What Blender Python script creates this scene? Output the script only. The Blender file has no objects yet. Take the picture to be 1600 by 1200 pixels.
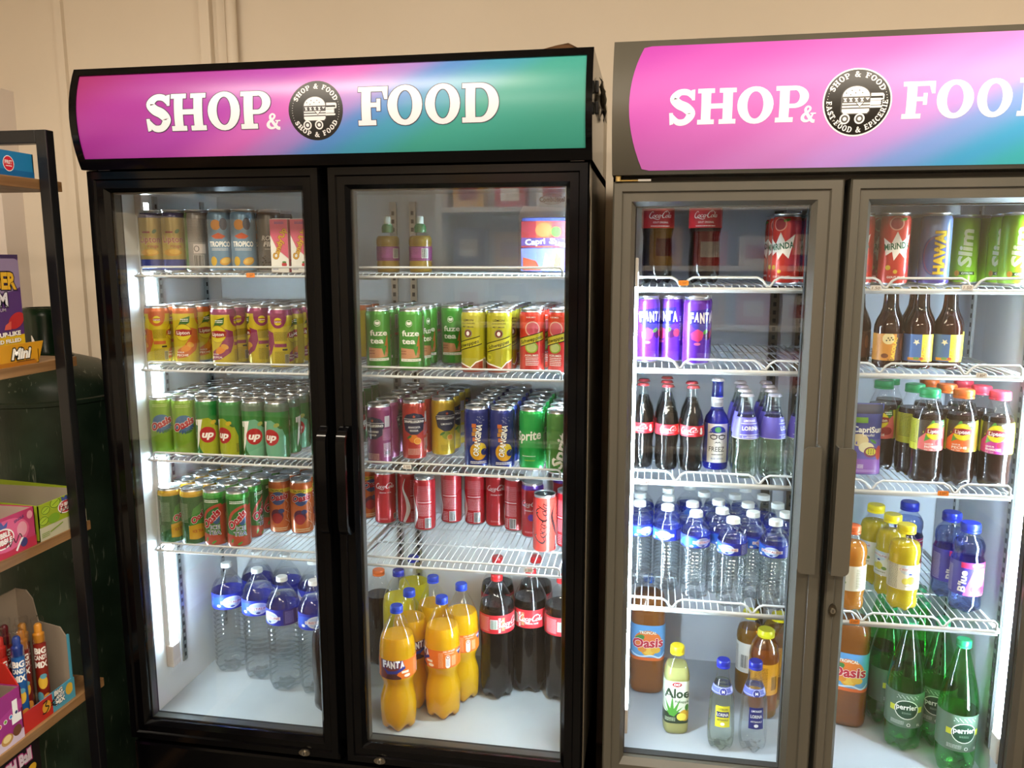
import bpy, bmesh, math, random
from mathutils import Vector, Matrix
from mathutils.geometry import tessellate_polygon
random.seed(7)
PI = math.pi
SC = bpy.context.scene
COL = SC.collection

def lin(h):
    h = h.lstrip('#'); o = []
    for i in (0, 2, 4):
        c = int(h[i:i+2], 16) / 255.0
        o.append(c / 12.92 if c <= 0.04045 else ((c + 0.055) / 1.055) ** 2.4)
    return (o[0], o[1], o[2], 1.0)

# ------------------------------------------------------------------ camera
CAM_LOC = Vector((1.24540, -1.64756, 1.63031))
YAW, PITCH, FPX = 0.17013, -0.15610, 1255.18
cd = bpy.data.cameras.new('camera'); cam = bpy.data.objects.new('camera', cd); COL.objects.link(cam)
cd.sensor_width = 36.0; cd.lens = FPX / 1600.0 * 36.0; cd.clip_start = 0.05
_f = Vector((-math.sin(YAW) * math.cos(PITCH), math.cos(YAW) * math.cos(PITCH), math.sin(PITCH)))
_r = Vector((math.cos(YAW), math.sin(YAW), 0)); _u = _r.cross(_f)
cam.matrix_world = Matrix(((_r.x, _u.x, -_f.x, CAM_LOC.x), (_r.y, _u.y, -_f.y, CAM_LOC.y), (_r.z, _u.z, -_f.z, CAM_LOC.z), (0, 0, 0, 1)))
SC.camera = cam

# ------------------------------------------------------------------ world, exposure
SC.view_settings.view_transform = 'Standard'; SC.view_settings.look = 'None'
SC.view_settings.gamma = 1.0; SC.view_settings.exposure = 0.0; SC.view_settings.use_curve_mapping = False
w = bpy.data.worlds.new('world'); SC.world = w; w.use_nodes = True
w.node_tree.nodes['Background'].inputs[0].default_value = (0.9, 0.85, 0.8, 1)
w.node_tree.nodes['Background'].inputs[1].default_value = 0.03
cy = SC.cycles
cy.max_bounces = 16; cy.diffuse_bounces = 5; cy.glossy_bounces = 4; cy.transmission_bounces = 16
cy.transparent_max_bounces = 40; cy.use_denoising = True; cy.sample_clamp_indirect = 10.0
cy.caustics_reflective = False; cy.caustics_refractive = True; cy.blur_glossy = 0.5
try: cy.use_light_tree = True
except Exception: pass
ROOM_LIGHT = 46.0        # watts of each ceiling panel
LED_STRENGTH = 150.0      # fridge strips
SIGN_GLOW = 0.22

# ------------------------------------------------------------------ materials
_M = {}
def new_mat(name):
    m = bpy.data.materials.new(name); m.use_nodes = True
    return m, m.node_tree.nodes, m.node_tree.links
def M(h, kind='p'):
    k = (h, kind)
    if k in _M: return _M[k]
    m, N, L = new_mat({'p': 'print', 'c': 'can_paint', 'k': 'plastic', 'm': 'metal', 'g': 'gloss', 'w': 'matt', 'l': 'liquid'}[kind] + '_' + h)
    b = N['Principled BSDF']; b.inputs['Base Color'].default_value = lin(h)
    r, me = {'p': (.42, 0), 'c': (.27, .25), 'k': (.32, 0), 'm': (.28, .95), 'g': (.12, 0), 'w': (.85, 0), 'l': (.18, 0)}[kind]
    b.inputs['Roughness'].default_value = r; b.inputs['Metallic'].default_value = me
    if kind in 'lg': b.inputs['Specular IOR Level'].default_value = .3
    if kind == 'c':
        b.inputs['Coat Weight'].default_value = .4; b.inputs['Coat Roughness'].default_value = .12
    _M[k] = m
    return m
def tex_mat(name, c1, c2, rough=.6, scale=(8, 8, 8), contrast=(.35, .65), bump=0.0, detail=6, metal=0):
    m, N, L = new_mat(name); b = N['Principled BSDF']
    tc = N.new('ShaderNodeTexCoord'); mp = N.new('ShaderNodeMapping'); mp.inputs['Scale'].default_value = scale
    nz = N.new('ShaderNodeTexNoise'); nz.inputs['Scale'].default_value = 1.0; nz.inputs['Detail'].default_value = detail
    cr = N.new('ShaderNodeValToRGB'); cr.color_ramp.elements[0].position = contrast[0]; cr.color_ramp.elements[1].position = contrast[1]
    cr.color_ramp.elements[0].color = lin(c1); cr.color_ramp.elements[1].color = lin(c2)
    L.new(tc.outputs['Object'], mp.inputs[0]); L.new(mp.outputs[0], nz.inputs[0]); L.new(nz.outputs[0], cr.inputs[0]); L.new(cr.outputs[0], b.inputs['Base Color'])
    b.inputs['Roughness'].default_value = rough; b.inputs['Metallic'].default_value = metal
    if bump:
        bp = N.new('ShaderNodeBump'); bp.inputs['Strength'].default_value = bump; bp.inputs['Distance'].default_value = .004
        L.new(nz.outputs[0], bp.inputs['Height']); L.new(bp.outputs[0], b.inputs['Normal'])
    return m
def clear_mat(name, col, rough=.03, ior=1.45, glass=0.0, gior=1.33, boost=1.0):
    """see-through plastic or glass: transparent with a fresnel gloss, optionally a share of true refraction"""
    m, N, L = new_mat(name); N.remove(N['Principled BSDF']); out = N['Material Output']
    tr = N.new('ShaderNodeBsdfTransparent'); tr.inputs[0].default_value = col
    gl = N.new('ShaderNodeBsdfGlossy'); gl.inputs['Roughness'].default_value = rough; gl.inputs['Color'].default_value = (1, 1, 1, 1)
    fr = N.new('ShaderNodeFresnel'); ge = N.new('ShaderNodeNewGeometry'); mi = N.new('ShaderNodeMath'); mi.operation = 'MULTIPLY_ADD'
    mi.inputs[1].default_value = 1/ior - ior; mi.inputs[2].default_value = ior; L.new(ge.outputs['Backfacing'], mi.inputs[0]); L.new(mi.outputs[0], fr.inputs[0])   # same gloss seen from inside and outside
    mu = N.new('ShaderNodeMath'); mu.operation = 'MULTIPLY'; mu.inputs[1].default_value = boost; mu.use_clamp = True
    mx = N.new('ShaderNodeMixShader'); L.new(fr.outputs[0], mu.inputs[0]); L.new(mu.outputs[0], mx.inputs[0])
    base = tr
    if glass:
        rf = N.new('ShaderNodeBsdfRefraction'); rf.inputs['IOR'].default_value = gior; rf.inputs['Roughness'].default_value = 0.02; rf.inputs['Color'].default_value = col
        m2 = N.new('ShaderNodeMixShader'); m2.inputs[0].default_value = glass
        L.new(tr.outputs[0], m2.inputs[1]); L.new(rf.outputs[0], m2.inputs[2]); base = m2
    L.new(base.outputs[0], mx.inputs[1]); L.new(gl.outputs[0], mx.inputs[2]); L.new(mx.outputs[0], out.inputs[0])
    return m
def liquid_mat(name, h, trans=.35, rough=.15, weight=.3):
    """cloudy drink: diffuse plus light passing through"""
    m, N, L = new_mat(name); b = N['Principled BSDF']; out = N['Material Output']
    b.inputs['Base Color'].default_value = lin(h); b.inputs['Roughness'].default_value = rough
    tl = N.new('ShaderNodeBsdfTranslucent'); tl.inputs[0].default_value = lin(h)
    mx = N.new('ShaderNodeMixShader'); mx.inputs[0].default_value = trans
    L.new(b.outputs[0], mx.inputs[1]); L.new(tl.outputs[0], mx.inputs[2]); L.new(mx.outputs[0], out.inputs[0])
    return m
def emis(name, h, s):
    m, N, L = new_mat(name); b = N['Principled BSDF']; b.inputs['Base Color'].default_value = (.8, .8, .8, 1)
    b.inputs['Emission Color'].default_value = lin(h); b.inputs['Emission Strength'].default_value = s
    return m

PET = clear_mat('clear_pet', (.975, .985, .99, 1), .05, 1.45, boost=1.0)
GLASSB = clear_mat('clear_bottle_glass', (.93, .96, .95, 1), .02, 1.5, boost=1.3)
WATER = clear_mat('still_water', (.97, .985, .99, 1), .03, 1.33, glass=.25, gior=1.2)
PALE = clear_mat('pale_lemonade', (.90, .93, .86, 1), .03, 1.33, glass=.45, gior=1.2)
GREENG = clear_mat('green_pet', (.36, .85, .43, 1), .05, 1.5, boost=1.4)
BROWNG = clear_mat('amber_glass', (.30, .12, .03, 1), .03, 1.5, boost=1.2)
BLUEG = clear_mat('blue_tint_pet', (.78, .84, .97, 1), .05, 1.5, boost=1.2)
BLUEW = clear_mat('blue_drink', (.66, .72, .94, 1), .03, 1.33, glass=.4, gior=1.2)
PANE = clear_mat('door_glass', (.955, .965, .96, 1), .0, 1.5)
FILM = clear_mat('shrink_film', (.96, .96, .96, 1), .12, 1.6, boost=2.0)
WHITE = M('eef0ee', 'k'); SILVER = M('c8cacc', 'm'); LIDM = M('d2d4d6', 'm')

# ------------------------------------------------------------------ object helpers
def link(name, mesh, parent=None, loc=None):
    o = bpy.data.objects.new(name, mesh); COL.objects.link(o)
    if parent is not None: o.parent = parent
    if loc is not None: o.location = loc
    return o
def bm_mesh(bm, name, mats, smooth=True):
    me = bpy.data.meshes.new(name)
    bm.normal_update(); bm.to_mesh(me); bm.free()
    for m in mats: me.materials.append(m)
    if smooth: me.shade_smooth()
    return me
def tag(o, label, cat, group=None, kind=None):
    if label: o['label'] = label
    if cat: o['category'] = cat
    if group: o['group'] = group
    if kind: o['kind'] = kind
    return o
def thing(name, label, cat, loc=(0, 0, 0), rz=0, group=None):
    o = bpy.data.objects.new(name, None); COL.objects.link(o); o.empty_display_size = .05
    o.location = loc; o.rotation_euler = (0, 0, rz)
    return tag(o, label, cat, group)

class MB:
    """collects shapes into one mesh with several materials"""
    def __init__(s): s.bm = bmesh.new(); s.mats = []
    def mi(s, m):
        if m not in s.mats: s.mats.append(m)
        return s.mats.index(m)
    def box(s, x0, x1, y0, y1, z0, z1, m, bev=0.0):
        b = bmesh.new(); bmesh.ops.create_cube(b, size=1)
        for v in b.verts: v.co = Vector(((x0+x1)/2 + v.co.x*(x1-x0), (y0+y1)/2 + v.co.y*(y1-y0), (z0+z1)/2 + v.co.z*(z1-z0)))
        if bev: bmesh.ops.bevel(b, geom=b.edges[:], offset=bev, segments=2, affect='EDGES', profile=.6)
        s.add(b, m); return s
    def add(s, b, m, mat=None):
        i = s.mi(m); mp = {}
        for v in b.verts: mp[v] = s.bm.verts.new(mat @ v.co if mat else v.co)
        for f in b.faces:
            try: nf = s.bm.faces.new([mp[v] for v in f.verts]); nf.material_index = i
            except ValueError: pass
        b.free()
    def tube(s, pts, r, m, n=6, closed=False):
        i = s.mi(m); P = [Vector(p) for p in pts]; rings = []; k = len(P)
        prev = None
        for j, p in enumerate(P):
            if closed: d = (P[(j+1) % k] - P[j-1])
            else: d = (P[min(j+1, k-1)] - P[max(j-1, 0)])
            d.normalize()
            a = prev if prev is not None else (Vector((0, 0, 1)) if abs(d.z) < .9 else Vector((1, 0, 0)))
            a = (a - d * a.dot(d)); a.normalize(); prev = a; b = d.cross(a)
            rr = r[j] if isinstance(r, (list, tuple)) else r
            rings.append([s.bm.verts.new(p + (a*math.cos(2*PI*q/n) + b*math.sin(2*PI*q/n)) * rr) for q in range(n)])
        for j in range(k if closed else k-1):
            A, B = rings[j], rings[(j+1) % k]
            for q in range(n):
                f = s.bm.faces.new((A[q], A[(q+1) % n], B[(q+1) % n], B[q])); f.material_index = i
        if not closed:
            for R in (rings[0][::-1], rings[-1]):
                f = s.bm.faces.new(R); f.material_index = i
        return s
    def quad(s, pts, m):
        f = s.bm.faces.new([s.bm.verts.new(p) for p in pts]); f.material_index = s.mi(m); return s
    def prism(s, pts, axis, a0, a1, m):
        """extrude a 2D outline: axis 'x' takes (y,z) points, 'y' takes (x,z), 'z' takes (x,y)"""
        def P(p, a): return {'x': (a, p[0], p[1]), 'y': (p[0], a, p[1]), 'z': (p[0], p[1], a)}[axis]
        i = s.mi(m); A = [s.bm.verts.new(P(p, a0)) for p in pts]; B = [s.bm.verts.new(P(p, a1)) for p in pts]; n = len(pts)
        for j in range(n):
            f = s.bm.faces.new((A[j], A[(j+1) % n], B[(j+1) % n], B[j])); f.material_index = i
        for R in (A, B):
            f = s.bm.faces.new(R if R is A else R[::-1]); f.material_index = i
        return s
    def lathe(s, prof, m, seg=32, mod=None, center=(0, 0), zfun=None):
        i = s.mi(m); rings = []
        for (r, z) in prof:
            ring = []
            for q in range(seg):
                th = 2*PI*q/seg; rr, zz = (r, z) if mod is None else mod(r, z, th)
                ring.append(s.bm.verts.new((center[0] + rr*math.sin(th), center[1] - rr*math.cos(th), zz)))
            rings.append(ring)
        for A, B in zip(rings, rings[1:]):
            for q in range(seg):
                f = s.bm.faces.new((A[q], A[(q+1) % seg], B[(q+1) % seg], B[q])); f.material_index = i
        for R, flip in ((rings[0], True), (rings[-1], False)):
            if len(R):
                f = s.bm.faces.new(R[::-1] if flip else R); f.material_index = i
        return s
    def mesh(s, name, smooth=False, angle=None, fix=True):
        if fix: bmesh.ops.recalc_face_normals(s.bm, faces=s.bm.faces[:])
        me = bm_mesh(s.bm, name, s.mats, smooth or angle is not None)
        if angle is not None: me.set_sharp_from_angle(angle=math.radians(angle))
        return me
    def obj(s, name, parent=None, smooth=False, angle=None, loc=None):
        return link(name, s.mesh(name, smooth, angle), parent, loc)

# ------------------------------------------------------------------ flat artwork that is laid on surfaces
_TX = {}
def text_tris(body, bold=0.0, shear=0.0):
    bold *= .5; k = (body, round(bold, 3), round(shear, 2))
    if k in _TX: return _TX[k]
    c = bpy.data.curves.new('t', 'FONT'); c.body = body; c.offset = bold; c.shear = shear; c.resolution_u = 2; c.size = 1.0
    o = bpy.data.objects.new('t', c); COL.objects.link(o)
    me = bpy.data.meshes.new_from_object(o)
    tr = []; xs = []; ys = []
    me.calc_loop_triangles()
    for t in me.loop_triangles:
        p = [(me.vertices[v].co.x, me.vertices[v].co.y) for v in t.vertices]; tr.append(p)
        xs += [q[0] for q in p]; ys += [q[1] for q in p]
    bpy.data.objects.remove(o); bpy.data.curves.remove(c); bpy.data.meshes.remove(me)
    if not xs: xs = [0, 1]; ys = [0, 1]
    _TX[k] = (tr, min(xs), max(xs), min(ys), max(ys))
    return _TX[k]

def arc_pts(cx, cy_, rx, ry, a0, a1, n=12):
    return [(cx + rx*math.cos(a0+(a1-a0)*i/n), cy_ + ry*math.sin(a0+(a1-a0)*i/n)) for i in range(n+1)]
def smooth_path(pts, n=6):
    out = []
    P = [pts[0]] + list(pts) + [pts[-1]]
    for i in range(1, len(P)-2):
        p0, p1, p2, p3 = P[i-1], P[i], P[i+1], P[i+2]
        for j in range(n):
            t = j/n
            out.append(tuple(.5*((2*p1[k]) + (-p0[k]+p2[k])*t + (2*p0[k]-5*p1[k]+4*p2[k]-p3[k])*t*t + (-p0[k]+3*p1[k]-3*p2[k]+p3[k])*t**3) for k in range(len(p1))))
    out.append(tuple(pts[-1])); return out

class Art:
    def __init__(s): s.items = []; s.layer = 0; s.T = None
    def _add(s, tris, m):
        if s.T:
            tris = [[s.T(p) for p in t] for t in tris]
        s.items.append((tris, m, s.layer))
    def up(s): s.layer += 1; return s
    def poly(s, pts, m, up=True):
        if up: s.up()
        P = [Vector((p[0], p[1], 0)) for p in pts]
        s._add([[pts[i] for i in t] for t in tessellate_polygon([P])], m); return s
    def rect(s, u0, v0, u1, v1, m, up=True): return s.poly([(u0, v0), (u1, v0), (u1, v1), (u0, v1)], m, up)
    def ell(s, u, v, ru, rv, m, rot=0, a0=0, a1=2*PI, n=22, up=True):
        c, q = math.cos(rot), math.sin(rot)
        P = [(u + x*c - y*q, v + x*q + y*c) for x, y in [(ru*math.cos(a0+(a1-a0)*i/n), rv*math.sin(a0+(a1-a0)*i/n)) for i in range(n if a1-a0 > 6.28 else n+1)]]
        return s.poly(P, m, up)
    def ring(s, u, v, ru, rv, iu, iv, m, n=28, up=True, a0=0, a1=2*PI):
        if up: s.up()
        A = arc_pts(u, v, ru, rv, a0, a1, n); B = arc_pts(u, v, iu, iv, a0, a1, n); t = []
        for i in range(n): t += [[A[i], A[i+1], B[i+1]], [A[i], B[i+1], B[i]]]
        s._add(t, m); return s
    def stroke(s, pts, w, m, up=True, smooth=0):
        """thick line; w a number or a list of widths"""
        if up: s.up()
        if smooth:
            ww = w if isinstance(w, (list, tuple)) else [w]*len(pts)
            q = smooth_path([(p[0], p[1], x) for p, x in zip(pts, ww)], smooth); pts = [(a, b) for a, b, c in q]; w = [max(.01, c) for a, b, c in q]
        n = len(pts); W = w if isinstance(w, (list, tuple)) else [w]*n; L = []; R = []
        for i in range(n):
            a = pts[max(i-1, 0)]; b = pts[min(i+1, n-1)]; dx, dy = b[0]-a[0], b[1]-a[1]; d = math.hypot(dx, dy) or 1
            nx, ny = -dy/d*W[i]/2, dx/d*W[i]/2
            L.append((pts[i][0]+nx, pts[i][1]+ny)); R.append((pts[i][0]-nx, pts[i][1]-ny))
        lay = s.layer
        for i in range(n-1):      # each piece a hair above the last so that folds never fight
            s.layer = lay + .02*i; s._add([[L[i], R[i], R[i+1]], [L[i], R[i+1], L[i+1]]], m)
        s.layer = lay; return s
    def text(s, body, u, v, h, m, w=None, rot=0, shear=0, bold=.015, align='C', out=None, ow=.05, up=True):
        """h: cap height, w: total width if given; u,v: centre (or left) of the word"""
        tr, x0, x1, y0, y1 = text_tris(body, bold, shear)
        capH = .73; sy = h/capH; sx = (w/(x1-x0)) if w else sy
        c, q = math.cos(rot), math.sin(rot)
        ax = {'C': (x0+x1)/2, 'L': x0, 'R': x1}[align]
        def f(p):
            x, y = (p[0]-ax)*sx, (p[1]-capH/2)*sy
            return (u + x*c - y*q, v + x*q + y*c)
        if out is not None:
            s.up(); s._add([[f(p) for p in t] for t in text_tris(body, bold+ow, shear)[0]], out)
        if up: s.up()
        s._add([[f(p) for p in t] for t in tr], m); return s
    def fine(s, u, v, w, h, m, rows=6, up=True):
        """tiny illegible print: rows of dashes"""
        if up: s.up()
        rh = h/rows; R = random.Random(int(u*7+v*13+rows))
        for i in range(rows):
            x = u
            while x < u+w-.5:
                l = min(R.uniform(1.5, 5), u+w-x)
                s.rect(x, v+h-(i+.7)*rh, x+l, v+h-(i+.25)*rh, m, up=False); x += l + .7
        return s
    def bars(s, u, v, w, h, m, bg):
        s.rect(u-1, v-1, u+w+1, v+h+1, bg); s.up(); x = u; R = random.Random(5)
        while x < u+w-.6:
            l = R.choice((.4, .7, 1.1)); s.rect(x, v, min(x+l, u+w), v+h, m, up=False); x += l + R.choice((.4, .7))
        return s
    def wrap(s, mb, fn, step=3.5, vstep=0, clip=None, eps=.06, off=.16, vcuts=()):
        """bend the artwork: fn(u, v, offset_mm) -> point in metres"""
        b = bmesh.new(); lay = b.faces.layers.int.new('L')
        for tris, m, ly in s.items:
            mi = mb.mi(m); vm = {}
            for t in tris:
                vs = []
                for p in t:
                    k = (round(p[0], 3), round(p[1], 3))
                    if k not in vm: vm[k] = b.verts.new((k[0], k[1], off + ly*eps))
                    vs.append(vm[k])
                if len(set(vs)) == 3:
                    try: f = b.faces.new(vs); f.material_index = mi
                    except ValueError: pass
        def cut(co, no, outer=False):
            bmesh.ops.bisect_plane(b, geom=b.verts[:]+b.edges[:]+b.faces[:], plane_co=co, plane_no=no, clear_outer=outer, dist=1e-5)
        if clip:
            cut((clip[2], 0, 0), (1, 0, 0), True); cut((clip[0], 0, 0), (-1, 0, 0), True)
            cut((0, clip[3], 0), (0, 1, 0), True); cut((0, clip[1], 0), (0, -1, 0), True)
        if b.verts:
            if step:
                u0 = min(v.co.x for v in b.verts); u1 = max(v.co.x for v in b.verts); k = math.ceil(u0/step)
                while k*step < u1: cut((k*step, 0, 0), (1, 0, 0)); k += 1
            if vstep:
                u0 = min(v.co.y for v in b.verts); u1 = max(v.co.y for v in b.verts); k = math.ceil(u0/vstep)
                while k*vstep < u1: cut((0, k*vstep, 0), (0, 1, 0)); k += 1
        for q in vcuts: cut((0, q, 0), (0, 1, 0))
        bm = mb.bm; vm = {}
        for v in b.verts: vm[v] = bm.verts.new(fn(v.co.x, v.co.y, v.co.z))
        for f in b.faces:
            try: nf = bm.faces.new([vm[v] for v in f.verts]); nf.material_index = f.material_index; nf.smooth = True
            except ValueError: pass
        b.free(); return mb

def cyl_fn(R, prof=None):
    def fn(u, v, o):
        r = (prof(v) if prof else R) + o; a = u/R
        return (r*math.sin(a)*.001, -r*math.cos(a)*.001, v*.001)
    return fn
def prof_fn(P):
    P = sorted((z, r) for r, z in P)
    def f(v):
        for (z0, r0), (z1, r1) in zip(P, P[1:]):
            if z0 <= v <= z1: return r0 + (r1-r0)*(v-z0)/max(1e-6, z1-z0)
        return P[-1][1]
    return f
# ------------------------------------------------------------------ lettering drawn by hand
W_ = M('f2f2ee')
def cola_script(A, u, v, w, m, rot=0, black=False, first_only=False):
    """flowing script 'Coca-Cola', drawn in a 100 x 34 field, total width w"""
    k = w/104.0; c, q = math.cos(rot), math.sin(rot)
    old = A.T
    def T(p):
        x = p[0] + p[1]*.28 - 52; y = p[1] - 15
        return (u + (x*c - y*q)*k, v + (x*q + y*c)*k)
    A.T = T; A.up()
    def S(pts, ws): A.stroke(pts, ws, m, up=False, smooth=5)
    S([(17, 25), (12, 30), (5, 24), (2, 13), (6, 5), (13, 5), (19, 11)], [1.5, 3, 3.2, 4.6, 4, 2.6, 1.4])
    S([(5, 6), (12, 1), (22, 3), (30, 0), (44, -3), (50, 1), (43, 2)], [1, 2, 2.6, 3, 2.6, 1.6, .8])
    for x in (23, 79): S([(x, 16), (x-5, 12), (x-4, 6), (x+1, 5), (x+4, 10), (x+1, 16), (x-2, 15)], [1.5, 3, 3.2, 1.6, 3, 2, 1])
    S([(38, 14), (34, 16.5), (30, 11), (32, 6), (36, 5.5), (40, 9)], [2, 2, 3.2, 3, 1.8, 1.2])
    for x in (48, 99): 
        S([(x, 15), (x-4, 16), (x-7, 11), (x-6, 6), (x-2, 6), (x+1, 13)], [1.5, 2, 3, 3, 1.6, 2])
        S([(x+1.5, 16), (x, 9), (x+1.5, 5.5), (x+4, 8)], [3, 3, 2.2, 1])
    A.ell(54, 13, 2.3, 1.7, m, up=False)
    S([(73, 26), (69, 31), (62, 26), (58, 15), (61, 6), (68, 4.5), (74, 9)], [1.5, 3.2, 3.2, 4.8, 4.2, 2.6, 1.4])
    S([(64, 30), (74, 33), (84, 26), (88, 20)], [1, 2.2, 2, 1])
    S([(90, 29), (87.5, 20), (86, 10), (88, 5.5), (91, 8)], [1.5, 3.2, 3.2, 2.2, 1.2])
    A.T = old
SERIF = {}
def _g():
    G = SERIF
    def box(x0, y0, x1, y1): return ('p', [(x0, y0), (x1, y0), (x1, y1), (x0, y1)])
    s = .13
    G['H'] = (.96, [box(.09, 0, .33, 1), box(.63, 0, .87, 1), box(.3, .43, .66, .57), box(0, 0, .42, s), box(.54, 0, .96, s), box(0, 1-s, .42, 1), box(.54, 1-s, .96, 1)])
    G['O'] = (.86, [('r', .43, .5, .43, .52, .19, .38, 0, 2*PI)])
    G['P'] = (.80, [box(.09, 0, .33, 1), box(0, 0, .44, s), box(0, 1-s, .46, 1), box(.3, .38, .5, .5), ('r', .45, .69, .35, .31, .13, .19, -PI/2, PI/2)])
    G['D'] = (.92, [box(.09, 0, .33, 1), box(0, 0, .46, s), box(0, 1-s, .46, 1), ('r', .45, .5, .47, .5, .22, .37, -PI/2, PI/2)])
    G['F'] = (.76, [box(.09, 0, .33, 1), box(0, 0, .46, s), box(0, 1-s, .76, 1), ('p', [(.62, .88), (.76, .88), (.76, .66), (.68, .66)]), box(.3, .46, .52, .58), box(.48, .36, .58, .68)])
    G['S'] = (.72, [('s', [(.66, .74), (.52, .90), (.30, .91), (.15, .74), (.27, .58), (.47, .47), (.60, .30), (.47, .10), (.25, .08), (.09, .26)], [.1, .17, .18, .23, .26, .27, .24, .18, .17, .1]),
                    ('p', [(.62, .68), (.70, .68), (.70, .99), (.60, .97)]), ('p', [(.04, .0), (.14, .03), (.12, .34), (.02, .34)])])
    G['A'] = (.92, [('p', [(.36, 1), (.56, 1), (.88, 0), (.62, 0)]), ('p', [(.36, 1), (.48, 1), (.22, 0), (.08, 0)]), box(.2, .28, .7, .38), box(0, 0, .34, s), box(.54, 0, .92, s)])
    G['T'] = (.8, [box(.28, 0, .52, 1), box(0, 1-s, .8, 1), box(0, .68, .1, 1), box(.7, .68, .8, 1), box(.16, 0, .64, s)])
    G['E'] = (.78, [box(.09, 0, .33, 1), box(0, 0, .78, s), box(0, 1-s, .76, 1), box(.66, .7, .76, 1), box(.68, 0, .78, .32), box(.3, .44, .54, .56), box(.5, .35, .58, .66)])
    G['I'] = (.42, [box(.09, 0, .33, 1), box(0, 0, .42, s), box(0, 1-s, .42, 1)])
    G['C'] = (.78, [('r', .43, .5, .43, .52, .19, .38, .75, 2*PI-.75), ('p', [(.68, .62), (.76, .62), (.76, 1), (.66, .9)])])
    G['R'] = (.9, [box(.09, 0, .33, 1), box(0, 0, .42, s), box(0, 1-s, .46, 1), box(.3, .4, .5, .5), ('r', .45, .7, .33, .3, .12, .18, -PI/2, PI/2), ('p', [(.42, .44), (.64, .46), (.82, s), (.9, s), (.9, 0), (.62, 0)])])
    G['-'] = (.4, [box(.04, .36, .36, .5)])
    G['&'] = (.98, [('s', [(.93, .03), (.72, .08), (.34, .60), (.30, .84), (.46, .96), (.60, .84), (.50, .66), (.18, .42), (.12, .2), (.30, .05), (.58, .12), (.80, .52)], [.2, .22, .2, .15, .12, .14, .14, .18, .24, .18, .13, .1]), box(.62, .48, .98, .56)])
    G[' '] = (.45, [])
_g()
def serif(A, ch, place, m, up=True):
    if up: A.up()
    base = A.layer
    for n_, it in enumerate(SERIF[ch][1]):
        A.layer = base + .12*n_
        old = A.T; A.T = place
        if it[0] == 'p': A.poly(it[1], m, up=False)
        elif it[0] == 'r': A.ring(*it[1:7], m, up=False, a0=it[7], a1=it[8])
        else: A.stroke(it[1], it[2], m, up=False, smooth=6)
        A.T = old
    A.layer = base
def serif_fit(A, ch, x0, x1, y0, h, m, slant=0):
    k = (x1-x0)/SERIF[ch][0]
    serif(A, ch, lambda p: (x0 + p[0]*k + p[1]*slant, y0 + p[1]*h), m)
def ring_text(A, txt, cx, cy_, R, h, m, mid, top=True, gap=.18, squeeze=.95):
    ws = [SERIF[c][0]*h*squeeze for c in txt]; tot = sum(ws) + gap*h*(len(txt)-1)
    x = -tot/2; A.up()
    for c, wd in zip(txt, ws):
        xc = x + wd/2
        def place(p, xc=xc, wd=wd, c=c):
            lx = xc - wd/2 + p[0]*h*squeeze; ly = p[1]*h
            if top:
                a = mid - lx/R; r = R + ly
            else:
                a = mid + lx/R; r = R + h - ly
            return (cx + r*math.cos(a), cy_ + r*math.sin(a))
        serif(A, c, place, m, up=False); x += wd + gap*h

def emblem(A, cx, cy_, R, low, white, black, grey, rim=False):
    if rim: A.ell(cx, cy_, R, R, white, n=48); R2 = R*.955
    else: R2 = R
    A.ell(cx, cy_, R2, R2, black, n=48)
    k = R/112.0
    A.up()
    for j in range(64):
        a = 2*PI*j/64
        if abs(math.cos(a)) > .62: A.ell(cx+R*.86*math.cos(a), cy_+R*.86*math.sin(a), R*.012, R*.012, white, n=6, up=False)
    ring_text(A, 'SHOP & FOOD', cx, cy_, R*.73, R*.17, white, PI/2, True)
    ring_text(A, low, cx, cy_, R*.73, R*.16, white, -PI/2, False, gap=.14 if len(low) > 12 else .18, squeeze=.82 if len(low) > 12 else .95)
    T0 = A.T; A.T = lambda p: (cx + p[0]*k, cy_ + p[1]*k)
    A.poly(arc_pts(-4, 12, 48, 40, 0, PI, 16) + [(-52, -32), (-44, -42), (36, -42), (44, -32)], grey)
    A.poly([(44, 16), (78, 16)] + arc_pts(80, 20.5, 5, 5, -PI/2, PI/2, 5)[1:] + [(44, 26)], white)
    A.poly(arc_pts(-4, 16, 44, 34, 0, PI, 16), white); A.up()
    for x, y in ((-36, 28), (-22, 22), (-18, 36), (-6, 28), (6, 36), (16, 28)): A.ell(x, y, 2.2, 2.2, grey, n=8, up=False)
    A.up()
    for j in range(5): A.poly([(-46+j*18, 11), (-32+j*18, 11), (-39+j*18, 3)], white, up=False)
    for j in range(4): A.poly([(-46+j*18+2, -1), (-30+j*18-2, -1), (-38+j*18, 7)], white, up=False)
    A.rect(-48, -10, 44, -5, white); A.rect(-48, -20, 44, -14, white)
    A.poly([(-2, -4), (20, -4), (9, -16)], white); A.stroke([(-4, -4), (9, -18), (22, -4)], 2.4, grey)
    A.poly([(-48, -24), (40, -24), (40, -32), (34, -39), (-42, -39), (-48, -32)], white); A.up()
    for y0, x1 in ((6, 76), (-2, 74), (-9, 74), (-18, 78)):
        A.poly([(42, y0-4), (x1, y0-4)] + arc_pts(x1, y0-.5, 3.5, 3.5, -PI/2, PI/2, 5) + [(42, y0+3)], white, up=False)
    A.stroke([(72, 6), (84, 6), (84, 20)], 5, white, up=False)
    for x in (-36, 12):
        A.ell(x, -56, 17, 17, white, n=24); A.ell(x, -56, 12, 12, grey, n=20); A.ell(x, -56, 6.5, 6.5, white, n=16)
    A.T = T0

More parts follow.
